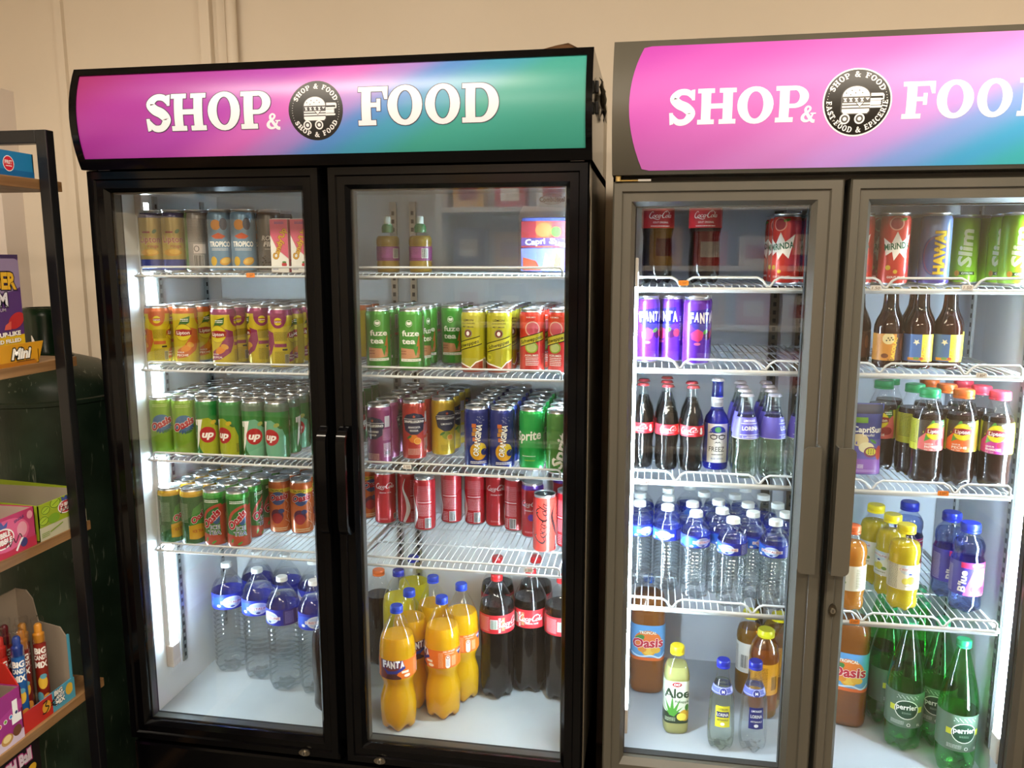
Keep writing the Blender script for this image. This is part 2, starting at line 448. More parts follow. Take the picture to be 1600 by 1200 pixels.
# ------------------------------------------------------------------ cans
CAN_R, CAN_H = 29.0, 146.0
CAN_PROF = [(21, 1.5), (23, 0), (25, .6), (27.6, 4.5), (29, 9), (29, 60), (29, 131), (28.4, 134), (26.2, 140.5), (25.6, 142.2), (26.6, 143.4)]
def can_profile(v): return prof_fn(CAN_PROF)(v)
def can_base(A, base, top=None, tv=122):
    A.rect(-91.2, 5, 91.2, 139, base)
    if top: A.rect(-91.2, tv, 91.2, 139, top)
def C_(h): return M(h, 'c')
def oasis_word(A, u, v, w, rot=.45):
    A.text('Oasis', u, v, w*.36, C_('b3202e'), w=w*1.12, rot=rot, shear=.25, bold=.10, out=C_('f2eeee'), ow=.07)
def splash(A, u, v, r, m, m2):
    R = random.Random(3)
    A.ell(u, v, r, r*.95, m, n=24); A.up()
    for j in range(9):
        a = -2.6 + j*.28; A.ell(u+r*.95*math.cos(a), v+r*.9*math.sin(a), r*.22, r*.1, m2, rot=a, n=8, up=False)
def can_art(kind):
    A = Art(); R = PI*CAN_R
    if kind in ('lipton_peach', 'lipton_tropical'):
        y, o, g = C_('c9b61c'), C_('c4622a') if kind == 'lipton_peach' else C_('8d2a5e'), C_('2f6a2a')
        can_base(A, y, o, 126)
        for u0 in (0, 92):
            A.poly([(u0+14, 92), (u0+34, 86), (u0+36, 60), (u0+26, 36), (u0+2, 20), (u0-24, 16), (u0-20, 38), (u0-2, 48), (u0+10, 66)], o)
            A.poly([(u0-14, 98), (u0-6, 114), (u0+14, 120), (u0+12, 104), (u0-2, 96)], g); A.fine(u0-8, 106, 18, 8, W_, 2)
            A.ell(u0-4, 80, 21, 21, M('a88a10', 'c')); A.ell(u0-4, 80, 19.5, 19.5, C_('dfd023'))
            A.poly([(u0-26, 74), (u0-24, 86), (u0-4, 89), (u0+18, 86), (u0+16, 74), (u0-4, 71)], C_('a01f24'))
            A.text('Lipton', u0-4, 80, 8.5, W_, w=31, bold=.03)
            A.ell(u0+2, 42, 14, 8, C_('e08a28'), rot=.5); A.ell(u0+12, 50, 9, 6, C_('d9a03a'), rot=-.4)
            A.text('SAVEUR', u0-12, 32, 3.4, W_, w=18); A.text('PECHE' if kind == 'lipton_peach' else 'TROPICAL', u0-8, 25, 5, W_, w=28, bold=.02)
        A.ell(46, 122, 20, 26, o); A.ell(46, 112, 9, 9, C_('dfd023')); A.rect(37, 109, 55, 115, C_('a01f24')); A.text('Lipton', 46, 112, 3.6, W_, w=15, bold=.03)
        A.fine(36, 66, 30, 22, C_('6d6410'), 8); A.rect(36, 52, 64, 60, o); A.rect(54, 44, 66, 48, C_('2a2a22')); A.fine(36, 14, 24, 28, C_('8a8018'), 9); A.bars(60, 14, 8, 20, C_('444030'), C_('c8c4a8'))
    elif kind == 'fuze_tea':
        g = C_('3d962f'); can_base(A, g)
        for u0 in (0, 90):
            A.ell(u0, 112, 7.5, 7.5, W_); A.ell(u0, 112, 6.6, 6.6, g); A.ell(u0-2, 112, 3, 4, W_, rot=.5); A.ell(u0+2.4, 112, 3, 4, W_, rot=-.5)
            A.text('fuze', u0+3, 90, 13, W_, w=42, bold=.05); A.text('tea', u0-2, 72, 13, W_, w=32, bold=.05); A.fine(u0-20, 60, 30, 3, C_('1c5c1c'), 1)
            A.poly([(u0-22, 56), (u0+24, 52), (u0+24, 34), (u0-22, 30)], C_('d69a72')); A.poly([(u0+24, 88), (u0+26, 40), (u0+14, 50)], C_('d07a35')); A.poly([(u0+8, 58), (u0+22, 60), (u0+15, 36)], g)
            A.text('saveur', u0-14, 49, 3.6, C_('7a2a1c'), w=15, bold=.03); A.text('peche', u0-14, 43, 3.8, C_('7a2a1c'), w=14, bold=.03)
            A.rect(u0-22, 25, u0+28, 31, W_); A.text('NOUVELLE RECETTE', u0+2, 28, 3, g, w=40)
        A.bars(38, 96, 9, 30, C_('333333'), C_('cfd8cc')); A.rect(36, 78, 50, 84, C_('b0502a')); A.fine(34, 22, 20, 52, C_('9cc890'), 18)
    elif kind in ('schweppes_lemon', 'schweppes_citrus'):
        le = kind == 'schweppes_lemon'; b = C_('b9b725') if le else C_('d53b2c'); blk = C_('1c1c12')
        can_base(A, b); 
        for u0 in (0, 91):
            if le:
                A.text('LEMON', u0+2, 122, 5, blk, w=26, bold=.02); A.text('AUX SAVEURS', u0+2, 115, 3.6, blk, w=32); A.text('MET SMAAK', u0+2, 107, 3.6, blk, w=28)
                A.ell(u0+2, 92, 10, 10, C_('8d8b70')); A.ell(u0+2, 92, 7.6, 7.6, C_('7b2418')); A.ell(u0+2, 92, 4, 5, W_)
                A.poly([(u0-42, 5), (u0-42, 26), (u0-10, 20), (u0+8, 14), (u0+20, 26), (u0+46, 34), (u0+46, 5)], C_('a0472a')); A.stroke([(u0-42, 27), (u0-10, 21), (u0+8, 15), (u0+20, 27), (u0+46, 35)], 3, W_)
                A.ell(u0-22, 38, 9, 9, C_('dcd63a')); A.fine(u0-27, 35, 11, 8, blk, 3)
            else:
                A.text('AGRUMES', u0, 128, 3.4, W_, w=22); A.ell(u0+4, 102, 17, 17, C_('f0c8b8')); A.ell(u0+4, 102, 14.5, 14.5, C_('d8586a')); A.ell(u0+2, 60, 15, 13, C_('9cc23a')); A.ell(u0+2, 60, 12, 10, C_('cfe08a'))
                A.text('AGRUMES', u0+2, 42, 5, W_, w=32, bold=.03); A.fine(u0-12, 18, 30, 20, W_, 5)
            T = A.T; rot = .28; c, q = math.cos(rot), math.sin(rot)
            A.T = lambda p, u0=u0: (u0+p[0]*c-p[1]*q, 68+(10 if not le else 0)+p[0]*q+p[1]*c)
            A.rect(-32, -9, 34, 9, C_('d8cf3c') if not le else C_('c9c52e')); A.rect(-32, 8, 34, 10, blk); A.rect(-32, -10, 34, -8, blk)
            A.text('Schweppes', 0, 0, 8.5, blk, w=56, shear=.3, bold=.03); A.T = T
        A.fine(40, 40, 12, 70, C_('5a5a20') if le else C_('f0b0a0'), 20); A.bars(38, 12, 8, 22, blk, C_('d8d8c0'))
    elif kind == 'oasis_green':
        can_base(A, C_('78a428'))
        for u0 in (0, 90):
            A.fine(u0-18, 122, 36, 8, C_('b8cc80'), 2); splash(A, u0+2, 82, 23, C_('3a6c9a'), C_('2c5686')); A.ell(u0-8, 70, 8, 3, C_('2c6a30'), rot=.5); A.ell(u0+12, 62, 9, 3, C_('2c6a30'), rot=.3); oasis_word(A, u0, 82, 50)
    elif kind in ('sevenup_lemon', 'sevenup_mojito', 'sevenup_cherry'):
        g = C_('1f7d35'); lo = {'sevenup_lemon': C_('a6b21e'), 'sevenup_mojito': C_('6fb896'), 'sevenup_cherry': C_('16482c')}[kind]
        can_base(A, g)
        for u0 in (0, 91):
            A.poly([(u0-24, 96), (u0+6, 100), (u0+30, 82), (u0+40, 56), (u0+40, 5), (u0-4, 5), (u0-18, 24), (u0-28, 60)], lo)
            A.poly([(u0-30, 94), (u0-8, 96), (u0-14, 70), (u0-20, 40), (u0-27, 20), (u0-30, 50)], W_); A.poly([(u0-32, 82), (u0-22, 80), (u0-28, 30), (u0-33, 10)], g)
            A.ell(u0+4, 58, 21.5, 21.5, lo); A.ell(u0+3, 58, 20, 20, C_('b81f2b')); A.text('up', u0+3, 60, 17, W_, w=28, shear=.25, bold=.08)
            A.ell(u0+18, 88, 7, 5, C_('d4b82a') if kind == 'sevenup_lemon' else C_('a8b45a'), rot=.4); A.ell(u0+26, 82, 6, 3, C_('2c6a30'), rot=-.5)
        A.fine(34, 16, 8, 22, C_('3c4416'), 8)
        A.rect(-91.2, 120, 91.2, 139, C_('5d7466') if kind == 'sevenup_mojito' else g)
    elif kind == 'oasis_lemon_tea':
        can_base(A, C_('1e5a26'), C_('c9a023'), 126); A.fine(-60, 128, 30, 5, C_('a0302a'), 1)
        for u0 in (25, -70):
            A.poly([(u0-18, 54), (u0-8, 96), (u0+18, 112), (u0+20, 56)], C_('3f8a34')); A.poly([(u0-20, 18), (u0-20, 52), (u0+6, 56), (u0+24, 52), (u0+24, 22), (u0, 16)], C_('c79a1c')); oasis_word(A, u0+6, 76, 42, .6)
            A.text('ICE TEA', u0+2, 38, 7, C_('a0302a'), w=26, bold=.03)
        A.bars(-30, 84, 10, 30, C_('2c3a2c'), C_('9fae98')); A.fine(-18, 60, 22, 50, C_('8fa68a'), 14); A.fine(-30, 20, 22, 30, C_('4f8a4a'), 9)
    elif kind == 'oasis_peach_tea':
        can_base(A, C_('2c6e2c'), C_('3f9a3f'), 126); A.fine(-18, 114, 36, 8, W_, 2)
        for u0 in (0, 92):
            A.poly([(u0-42, 5), (u0-42, 40), (u0-10, 34), (u0+22, 30), (u0+44, 34), (u0+44, 5)], C_('ab4630')); A.poly([(u0+18, 106), (u0+44, 110), (u0+44, 5), (u0+24, 5)], C_('ab4630'))
            A.stroke([(u0-24, 60), (u0-14, 88), (u0+6, 104), (u0+26, 108)], 7, C_('b8503c'), smooth=4); A.ell(u0+12, 72, 9, 13, C_('2c5686'))
            A.text('ICE', u0+8, 52, 10, C_('2a4c86'), w=22, bold=.04, out=W_, ow=.07); A.text('TEA', u0+6, 38, 11, C_('2a4c86'), w=32, bold=.04, out=W_, ow=.07)
            A.ell(u0-14, 20, 2.4, 6, C_('3f9a3f'), rot=-.4); A.ell(u0+4, 13, 2.4, 7, C_('3f9a3f'), rot=-1); oasis_word(A, u0-2, 74, 52, .8)
        A.fine(36, 20, 18, 66, C_('e0b0a0'), 20)
    elif kind == 'oasis_tropical':
        can_base(A, C_('c2622a')); A.rect(-91.2, 112, 91.2, 122, C_('d8c032'))
        for u0 in (0, 91):
            A.text('TROPICAL', u0-4, 117, 6, C_('2a2418'), w=36, bold=.02); A.ell(u0-2, 96, 19, 18, C_('3a4f7e')); oasis_word(A, u0, 100, 46, .12)
            A.ell(u0-6, 48, 17, 19, C_('5d2740')); A.ell(u0-6, 42, 14, 14, C_('a02430')); A.ell(u0+6, 62, 8, 6, C_('34406e'))
            for j in range(6): A.stroke([(u0+16+(j % 2)*8, 90-j*13), (u0+28-(j % 2)*8, 80-j*13)], .9, C_('e6c8a8'))
            A.stroke([(u0+20, 92), (u0+28, 70), (u0+20, 48), (u0+28, 26)], .9, C_('e6c8a8')); A.fine(u0-20, 8, 40, 10, C_('e8cfa0'), 2)
    elif kind in ('pellegrino_pomegranate', 'pellegrino_red', 'pellegrino_lemon'):
        b = {'pellegrino_pomegranate': C_('7e2a62'), 'pellegrino_red': C_('b02e26'), 'pellegrino_lemon': C_('c8a818')}[kind]; n = C_('1c2446')
        can_base(A, b)
        word, t2 = {'pellegrino_pomegranate': ('MELOGRANO', 'E ARANCIA'), 'pellegrino_red': ('ARANCIATA', 'ROSSA'), 'pellegrino_lemon': ('LIMONATA', '')}[kind]
        for u0 in (0, 91):
            A.poly([(u0-30, 100), (u0-20, 112), (u0, 117), (u0+20, 112), (u0+30, 100), (u0+24, 74), (u0+8, 64), (u0-8, 64), (u0-24, 74)], n)
            A.poly([(u0+3*math.sin(j*PI/5)*(1 if j % 2 else 2.2)*.7, 108+3*math.cos(j*PI/5)*(1 if j % 2 else 2.2)*.7) for j in range(10)], C_('c85a3a')); A.stroke([(u0-28, 102), (u0+28, 102)], .7, W_)
            A.text('SANPELLEGRINO', u0, 96, 6, W_, w=52, bold=.04); A.text(word, u0, 82, 5, W_, w=30); 
            if t2: A.text(t2, u0, 74, 4.6, W_, w=20)
            if kind != 'pellegrino_pomegranate': A.ell(u0-2, 54, 11, 10, C_('dd7a24') if kind == 'pellegrino_red' else C_('8a9a28')); A.ell(u0+8, 48, 9, 8, C_('ecca6a')); A.ell(u0+8, 48, 7.5, 6.5, C_('e08a28')); A.ell(u0-12, 58, 7, 3, C_('3a6a2a'), rot=.6)
            A.fine(u0-16, 14, 32, 16, C_('e8c0b0') if kind != 'pellegrino_lemon' else C_('8a7410'), 5)
        A.rect(30, 92, 44, 118, C_('c8c4cc')); A.fine(24, 60, 24, 28, C_('b88aa8'), 12); A.fine(26, 20, 22, 34, C_('c8c4cc'), 16); A.rect(30, 26, 44, 34, C_('565058'))
    elif kind == 'orangina':
        n = C_('1a2a78'); can_base(A, n)
        for u0 in (0, 91):
            A.ell(u0+4, 42, 21, 21, C_('d9a01c')); A.ell(u0+8, 50, 14, 12, C_('ecd23a')); A.ell(u0+18, 40, 9, 8, n)
            for j, (x, y) in enumerate(((-12, 78), (-10, 66), (-10, 88), (-12, 98))): A.rect(u0+x, y, u0+x+10, y+9, C_('d4702c' if j % 2 else 'c88a2c'))
            A.text('ORANGINA', u0+1, 68, 13, W_, w=74, rot=PI/2-.12, bold=.06, shear=.2, out=C_('10163c'), ow=.08)
            A.fine(u0-16, 12, 40, 7, W_, 2); A.up()
            for j in range(14): A.ell(u0+random.Random(j).uniform(-4, 18), 108+random.Random(j+9).uniform(0, 16), .6, .6, W_, n=6, up=False)
        A.fine(36, 60, 12, 60, C_('7a86b8'), 18)
    elif kind in ('sprite', 'sprite_zero'):
        can_base(A, C_('1eaa4c') if kind == 'sprite' else C_('4b8a3c'))
        for u0 in (0, 91):
            if kind == 'sprite': A.text('Sprite', u0-2, 84, 22, W_, w=64, rot=.1, bold=.05, shear=.15)
            else: A.text('Sprite', u0+4, 64, 26, W_, w=100, rot=1.35, bold=.06, shear=.2)
            A.fine(u0-16, 34, 32, 3, W_, 1); A.fine(u0-10, 24, 26, 3, C_('c8d82a'), 1)
    elif kind in ('cola', 'cola_back', 'cola_cherry', 'cola_zero'):
        b = C_('b4202a') if kind != 'cola_zero' else C_('d8382e'); can_base(A, b, C_('5b2a96') if kind == 'cola_cherry' else None, 128); W = C_('f0ecec'); K = C_('1c1214')
        if kind == 'cola_zero':
            A.up(); cola_script(A, -8, 74, 104, K, PI/2-.1)
            for u0 in (20, -62): A.stroke([(u0+8, 125), (u0-2, 95), (u0+8, 62), (u0+16, 40), (u0+6, 6)], [1, 6, 9, 8, 2], K, smooth=5)
            A.text('ZERO SUGAR', 10, 66, 3.6, K, w=42, rot=PI/2, bold=.02); A.fine(60, 30, 14, 70, W, 20); A.bars(34, 14, 16, 26, K, W)
        elif kind in ('cola', 'cola_cherry'):
            for u0 in (0, 91):
                cola_script(A, u0, 108 if kind == 'cola' else 92, 54, W); A.text('ORIGINAL TASTE', u0+2, 90 if kind == 'cola' else 74, 3.4, W, w=32, bold=.03); A.fine(u0-14, 14, 22, 5, C_('e8a0a4'), 2); A.bars(u0+26, 14, 9, 14, K, C_('c8c4b4'))
                if kind == 'cola_cherry': A.ell(u0+4, 56, 9, 9, C_('6a2a9a'))
            A.fine(40, 60, 10, 60, C_('e0a0a4'), 18); A.text('RECYCLE ME', 38, 60, 4, W, w=46, rot=PI/2, bold=.03)
        else:
            for u0 in (0, 91):
                A.fine(u0-20, 84, 38, 40, C_('d88a90'), 16); A.rect(u0-20, 78, u0+18, 81, C_('e8b8ba')); A.fine(u0-20, 42, 38, 32, C_('e0a0a6'), 10); A.bars(u0, 10, 16, 26, K, C_('e8e4e4')); A.fine(u0-20, 10, 16, 26, C_('e0a0a6'), 6)
            A.stroke([(-34, 128), (-40, 100), (-30, 70), (-26, 40), (-38, 6)], [1, 4, 8, 11, 6], W, smooth=5)
    elif kind == 'fanta_grape':
        can_base(A, C_('5c24a6'))
        for u0 in (2, -89):
            A.poly([(u0-24, 92), (u0-22, 116), (u0+30, 122), (u0+30, 90), (u0+10, 74), (u0-10, 78)], C_('2a2496'))
            for j, ch in enumerate('FANTA'): A.text(ch, u0-18+j*11.5, 102+(j % 2)*1.5, 21-(j % 2)*2, C_('f2f0f6'), w=10.5, bold=.11, rot=(.05, -.05)[j % 2])
            A.poly([(u0-18, 68), (u0-4, 78), (u0+10, 70), (u0+6, 56), (u0-2, 50), (u0-16, 56)], C_('d8407c')); A.ell(u0+20, 64, 10, 10, C_('4a1450')); A.ell(u0+14, 72, 7, 4, C_('4f9a2a'), rot=.6); A.ell(u0+32, 66, 7, 9, C_('b43a5a'))
            A.ell(u0-4, 46, 7, 3, C_('e070a0'))
        A.text('RECYCLE ME', 42, 76, 5, C_('cfc0e8'), w=54, rot=PI/2, bold=.02); A.fine(44, 12, 20, 26, C_('b8a8dc'), 8)
    elif kind == 'mirinda':
        can_base(A, C_('c23428'))
        for u0 in (0, 91):
            A.ell(u0-6, 124, 13, 13, C_('8a2430')); A.ring(u0-6, 124, 14, 14, 11.5, 11.5, C_('d8a090')); A.ell(u0+8, 132, 7, 3, C_('5a9a2c'), rot=.3)
            A.poly([(u0-24, 60), (u0-30, 96), (u0-14, 84), (u0-4, 108), (u0+6, 88), (u0+26, 104), (u0+20, 78), (u0+14, 54), (u0+2, 66), (u0-8, 50), (u0-12, 68)], W_)
            A.text('MiRiNDA', u0-2, 80, 13, C_('1f6a4a'), w=52, rot=.12, bold=.06)
            A.ell(u0+20, 34, 9, 8, C_('a83040'), rot=.5); A.ell(u0-18, 36, 5, 5, C_('d8b83a')); A.ell(u0-4, 28, 4, 4, C_('d8b83a')); A.text('GOUT FRAISE', u0, 17, 4.4, W_, w=38, bold=.03)
        A.fine(38, 30, 12, 60, C_('e8b0a0'), 20)
    elif kind == 'hawai':
        can_base(A, C_('7288b8')); 
        for u0 in (0, 91):
            A.ell(u0-8, 60, 26, 40, C_('4a5a9a')); A.ring(u0-6, 60, 24, 38, 23, 37, C_('a05060')); A.text('HAWAI', u0, 66, 20, C_('e0c43a'), w=86, rot=PI/2, bold=.09, out=C_('8a6a20'), ow=.06); A.text('TROPICAL', u0+17, 62, 4.6, W_, w=40, rot=PI/2, shear=.3)
        A.rect(-91.2, 5, 91.2, 16, C_('4a3a8a'))
    elif kind == 'slim':
        can_base(A, C_('84b41e'))
        for u0 in (0, 91):
            A.text('Slim', u0-1, 76, 26, C_('dfe8c0'), w=80, rot=PI/2, bold=.07, shear=.1); A.rect(u0-14, 20, u0+22, 27, C_('2a4a18')); A.ell(u0-14, 23.5, 5, 6, C_('d89a3a')); A.text('CITRON', u0+6, 23.5, 4, W_, w=22, bold=.03)
        A.fine(38, 20, 14, 80, C_('c8d890'), 22)
    elif kind == 'lipton_gold':
        can_base(A, C_('a28c42'), C_('3a3a6a'), 128); A.rect(-91.2, 5, 91.2, 30, C_('22347c'))
        for u0 in (0, 91):
            A.rect(u0-16, 92, u0+2, 96, C_('8a1c2a')); A.ell(u0+12, 96, 6, 4, C_('3a6a3a'), rot=.8); A.text('Lipton', u0+1, 78, 16, C_('8a2436'), w=48, bold=.03, out=C_('e8e0c8'), ow=.03); A.text('rouge', u0+8, 62, 8, C_('8a2436'), w=24, bold=.02)
            A.ell(u0-2, 46, 22, 8, C_('b8862c')); A.ell(u0+4, 48, 12, 6, C_('c8a040'))
        A.fine(34, 40, 18, 70, C_('7a6a34'), 20)
    elif kind == 'grey_back':
        can_base(A, C_('8d8a88')); A.rect(-40, 5, -22, 139, C_('4f7a44')); A.fine(-20, 70, 42, 56, C_('5c5a58'), 22); A.rect(-8, 44, 20, 66, C_('c0b8b4')); A.ring(-1, 55, 6, 7, 4.5, 5.5, C_('4a4644')); A.bars(-8, 10, 22, 30, C_('333333'), C_('b8b4b0')); A.rect(28, 5, 60, 139, C_('a08a8a'))
    elif kind == 'tropico':
        can_base(A, C_('7198b8'))
        for u0 in (0, 91):
            A.ell(u0-8, 110, 12, 12, C_('d8902c')); A.ell(u0+10, 112, 9, 14, C_('3a4a6a')); A.poly([(u0-20, 84), (u0-2, 92), (u0+14, 84), (u0+6, 78), (u0-10, 78)], C_('d4582c')); A.text('TROPICO', u0, 66, 12, W_, w=50, bold=.07); A.fine(u0-20, 50, 40, 7, C_('dfe6ee'), 2)
            A.ell(u0+12, 26, 14, 9, C_('d8a03a'), rot=.3); A.ell(u0+12, 27, 11, 6, C_('e8c060'), rot=.3); A.ell(u0-16, 26, 8, 11, C_('dcb43a'))
    elif kind == 'rosso':
        can_base(A, C_('5c5a58')); A.text('ROSSO', 2, 80, 11, C_('c8c4c0'), w=46, shear=.2, bold=.07); A.text('FIRE', 0, 66, 11, C_('c8c4c0'), w=34, shear=.2, bold=.07); A.up()
        for j in range(30): A.ell(random.Random(j).uniform(-26, 26), random.Random(j+50).uniform(8, 40), 2, 2, C_('2c2624'), n=6, up=False)
        A.fine(-14, 52, 28, 4, C_('b0aca8'), 1)
    return A
_CAN = {}
def can_meshes(kind):
    if kind in _CAN: return _CAN[kind]
    mb = MB(); mb.lathe([(r*.001, z*.001) for r, z in CAN_PROF], LIDM, 32)
    A = can_art(kind); A.wrap(mb, cyl_fn(CAN_R, can_profile), 3.6, clip=(-91.3, 4.6, 91.3, 139.5), eps=.02, vcuts=(9, 131, 134))
    # the tapered neck and foot need cuts across too
    me = mb.mesh('can_body_' + kind, smooth=True, fix=False); me.set_sharp_from_angle(angle=math.radians(50)); _CAN[kind] = me
    return me
def _lid():
    mb = MB(); P = [(26.6, 143.4), (27.2, 144.6), (26.9, 146), (26.0, 146.1), (25.2, 145.2), (24.3, 141.6), (23.4, 141.2), (22.6, 142.4), (8, 142.6), (.1, 142.6)]
    mb.lathe([(r*.001, z*.001) for r, z in P], LIDM, 32); a = mb.mesh('can_lid', smooth=True); a.set_sharp_from_angle(angle=math.radians(60))
    mb = MB(); A = Art(); A.ring(0, 4, 7.5, 9, 4.2, 4.2, LIDM); A.ring(0, -6, 6.5, 7, 5.6, 6, SILVER, a0=PI, a1=2*PI)
    b = bmesh.new()
    A.wrap(mb, lambda u, v, o: (u*.001, v*.001, .1434), 0); 
    mb.tube([(7.2*math.sin(t)*.001, (4+8.6*math.cos(t))*.001, .1437) for t in [2*PI*i/16 for i in range(16)]], .0007, LIDM, 5, closed=True)
    mb.tube([(4.2*math.sin(t)*.001, (5+4.2*math.cos(t))*.001, .1437) for t in [2*PI*i/12 for i in range(12)]], .0006, LIDM, 5, closed=True)
    mb.lathe([(.0001, .1430), (.0018, .1430), (.0018, .1440), (.0001, .1442)], SILVER, 8)
    return a, mb.mesh('pull_tab', smooth=True)
LID, TAB = _lid()
_PROTO = {}
def copy_tree(o, parent=None):
    c = o.copy(); COL.objects.link(c); c.parent = parent
    for ch in [x for x in o.children]: copy_tree(ch, c)
    return c
def instance(proto_key, build, name_, label, cat, group, loc, rz):
    if proto_key not in _PROTO:
        o = bpy.data.objects.new(name_, None); COL.objects.link(o); o.empty_display_size = .04
        build(o); _PROTO[proto_key] = o
    else: o = copy_tree(_PROTO[proto_key])
    o.location = loc; o.rotation_euler = (0, 0, rz)
    if 'group' in o: del o['group']
    return tag(o, label, cat, group)
def can(kind, x, y, z, rz, label, group):
    def build(o):
        link('can_body', can_meshes(kind), o); l = link('can_lid', LID, o); link('pull_tab', TAB, l)
    return instance('can_' + kind, build, 'drink_can', label, 'drink can', group, (x, y, z), rz)
# ------------------------------------------------------------------ bottles
def ridged(z0, z1, r, amp, pitch, n=6):
    out = []; z = z0; k = 0
    while z < z1:
        ph = 2*PI*(z-z0)/pitch; out.append((r - amp*(.5-.5*math.cos(ph)), z)); z += pitch/n
    out.append((r, z1)); return out
def petal(feet, depth, zmax, base_z=0):
    def mod(r, z, th):
        if z < zmax:
            w = .5-.5*math.cos(feet*th); k = (1-z/zmax)
            return r*(1-.10*w*k), z + depth*w*k*min(1, r/14)
        return r, z
    return mod
def square_mod(R, p=4.0):
    def mod(r, z, th):
        if r < R*.45: return r, z
        c, s_ = abs(math.cos(th+PI/4*0)), abs(math.sin(th)); k = (c**p + s_**p)**(-1/p)
        w = min(1, (r-R*.45)/(R*.4)); return r*(1 + (k-1)*w*.72), z
    return mod
def cap_mesh(r, h, m, z, ribs=True, top=0.9):
    mb = MB(); n = 36
    P = [(r*1.02, z), (r*1.02, z+h*.22), (r*.97, z+h*.26), (r, z+h*.3), (r, z+h*.86), (r*top, z+h), (.01, z+h)]
    mb.lathe([(a*.001, b*.001) for a, b in P], m, n, (lambda rr, zz, th: (rr*(1+.018*(1 if int(th*n/(2*PI)+.5) % 2 else -1)) if ribs and rr > r*.0009 and z*.001+h*.0003 <= zz < z*.001+h*.0009 else rr, zz)))
    return mb.mesh('cap', angle=40)
def crown_mesh(r, h, m, z):
    mb = MB(); n = 42
    mb.lathe([(a*.001, b*.001) for a, b in [(r*1.18, z), (r*1.08, z+h*.5), (r, z+h*.85), (r*.8, z+h), (.01, z+h)]], m, n, lambda rr, zz, th: (rr*(1+(.05 if int(th*n/(2*PI)+.5) % 2 else -.05)) if zz < z*.001+h*.0003 else rr, zz))
    return mb.mesh('crown_cap', angle=50)
def label_mesh(fnprof, v0, v1, art, R, mod=None, vstep=6):
    mb = MB(); f = cyl_fn(R, fnprof)
    if mod:
        def f(u, v, o):
            th = u/R; r, z = mod(fnprof(v), v, th); r += o
            return (r*math.sin(th)*.001, -r*math.cos(th)*.001, v*.001)
    art.wrap(mb, f, 3.6, vstep, clip=(-PI*R, v0, PI*R, v1), off=.3, eps=.03)
    return mb.mesh('label', smooth=True, fix=False)
def bottle(key, name_, cat, spec, x, y, z, rz, label, group):
    def build(o):
        P = spec['prof']; mod = spec.get('mod'); seg = spec.get('seg', 40)
        mm = (lambda r, zz, th: tuple(q*.001 for q in mod(r*1000, zz*1000, th))) if mod else None
        mb = MB(); mb.lathe([(r*.001, q*.001) for r, q in P], spec['shell'], seg, mm)
        link('bottle_body', mb.mesh('bottle_body', smooth=True), o)
        if spec.get('liquid'):
            lv = spec['level']; g = spec.get('gap', .7)
            Q = [(max(.1, r-g), max(q, .8)) for r, q in P if q < lv]; Q += [(prof_fn(P)(lv)-g, lv), (.1, lv)]
            mb = MB(); mb.lathe([(r*.001, q*.001) for r, q in Q], spec['liquid'], seg, mm)
            me = mb.mesh('drink', smooth=True); me.set_sharp_from_angle(angle=math.radians(60)); link(spec.get('liq_name', 'drink'), me, o)
        if spec.get('cap'): link('cap', cap_mesh(*spec['cap']), o)
        if spec.get('crown'): link('crown_cap', crown_mesh(*spec['crown']), o)
        pf = prof_fn([(r, q) for r, q in P if q > 3])
        for nm, v0, v1, fn in spec.get('labels', []):
            A = Art(); R = pf((v0+v1)/2); A.rect(-PI*R-1, v0-5, PI*R+1, v1+5, fn.base); fn(A)
            link(nm, label_mesh(pf, v0, v1, A, R, mod), o)
        for nm, mfn in spec.get('extra', []): link(nm, mfn(), o)
    return instance(key, build, name_, label, cat, group, (x, y, z), rz)
def on(base):
    def d(f): f.base = base; return f
    return d

@on(M('2231a8'))
def crist_label_05(A):
    for u0 in (8, -95):
        A.ell(u0-30, 143, 26, 12, M('2a6ad0')); A.ell(u0, 143, 17, 11, M('c0cce4')); A.ell(u0, 143, 14.5, 9, M('9fb4dc')); A.rect(u0-24, 140, u0+24, 147, M('e8e4ec')); A.text('CRISTALINE', u0, 143.5, 5, M('a83048'), w=44, bold=.02); A.ell(u0, 135, 4, 2, M('2a3a8a')); A.ell(u0-26, 134, 4, 2.5, W_)
    A.rect(38, 130, 62, 157, M('3c3a86')); A.fine(40, 132, 18, 23, M('8f90c8'), 11); A.bars(62, 133, 9, 20, M('444444'), M('d8d8e0')); A.text('RECYCLE', -60, 150, 5, M('6f88dc'), w=26, bold=.03); A.fine(-74, 133, 30, 10, M('7f98e0'), 2)
@on(M('2231a8'))
def crist_label_15(A):
    for u0 in (0, -138):
        A.ell(u0-30, 210, 34, 16, M('2a55c8')); A.ell(u0, 210, 27, 17, M('d4dcec')); A.ell(u0, 210, 23, 13, M('b8c8e4')); A.rect(u0-32, 205, u0+32, 214, M('e8e4ec')); A.text('CRISTALINE', u0, 210, 6.5, M('a83048'), w=60, bold=.02); A.ell(u0, 198, 6, 3, M('2a3a8a')); A.ell(u0-38, 200, 6, 4, W_)
    A.rect(40, 190, 76, 232, M('3c3a86')); A.fine(44, 194, 24, 34, M('8f90c8'), 12); A.bars(80, 200, 12, 26, M('444444'), M('d8d8e0')); A.text('RECYCLE', -72, 222, 6, M('6f88dc'), w=34, bold=.03); A.fine(-88, 196, 30, 14, M('7f98e0'), 3)
SP = {}
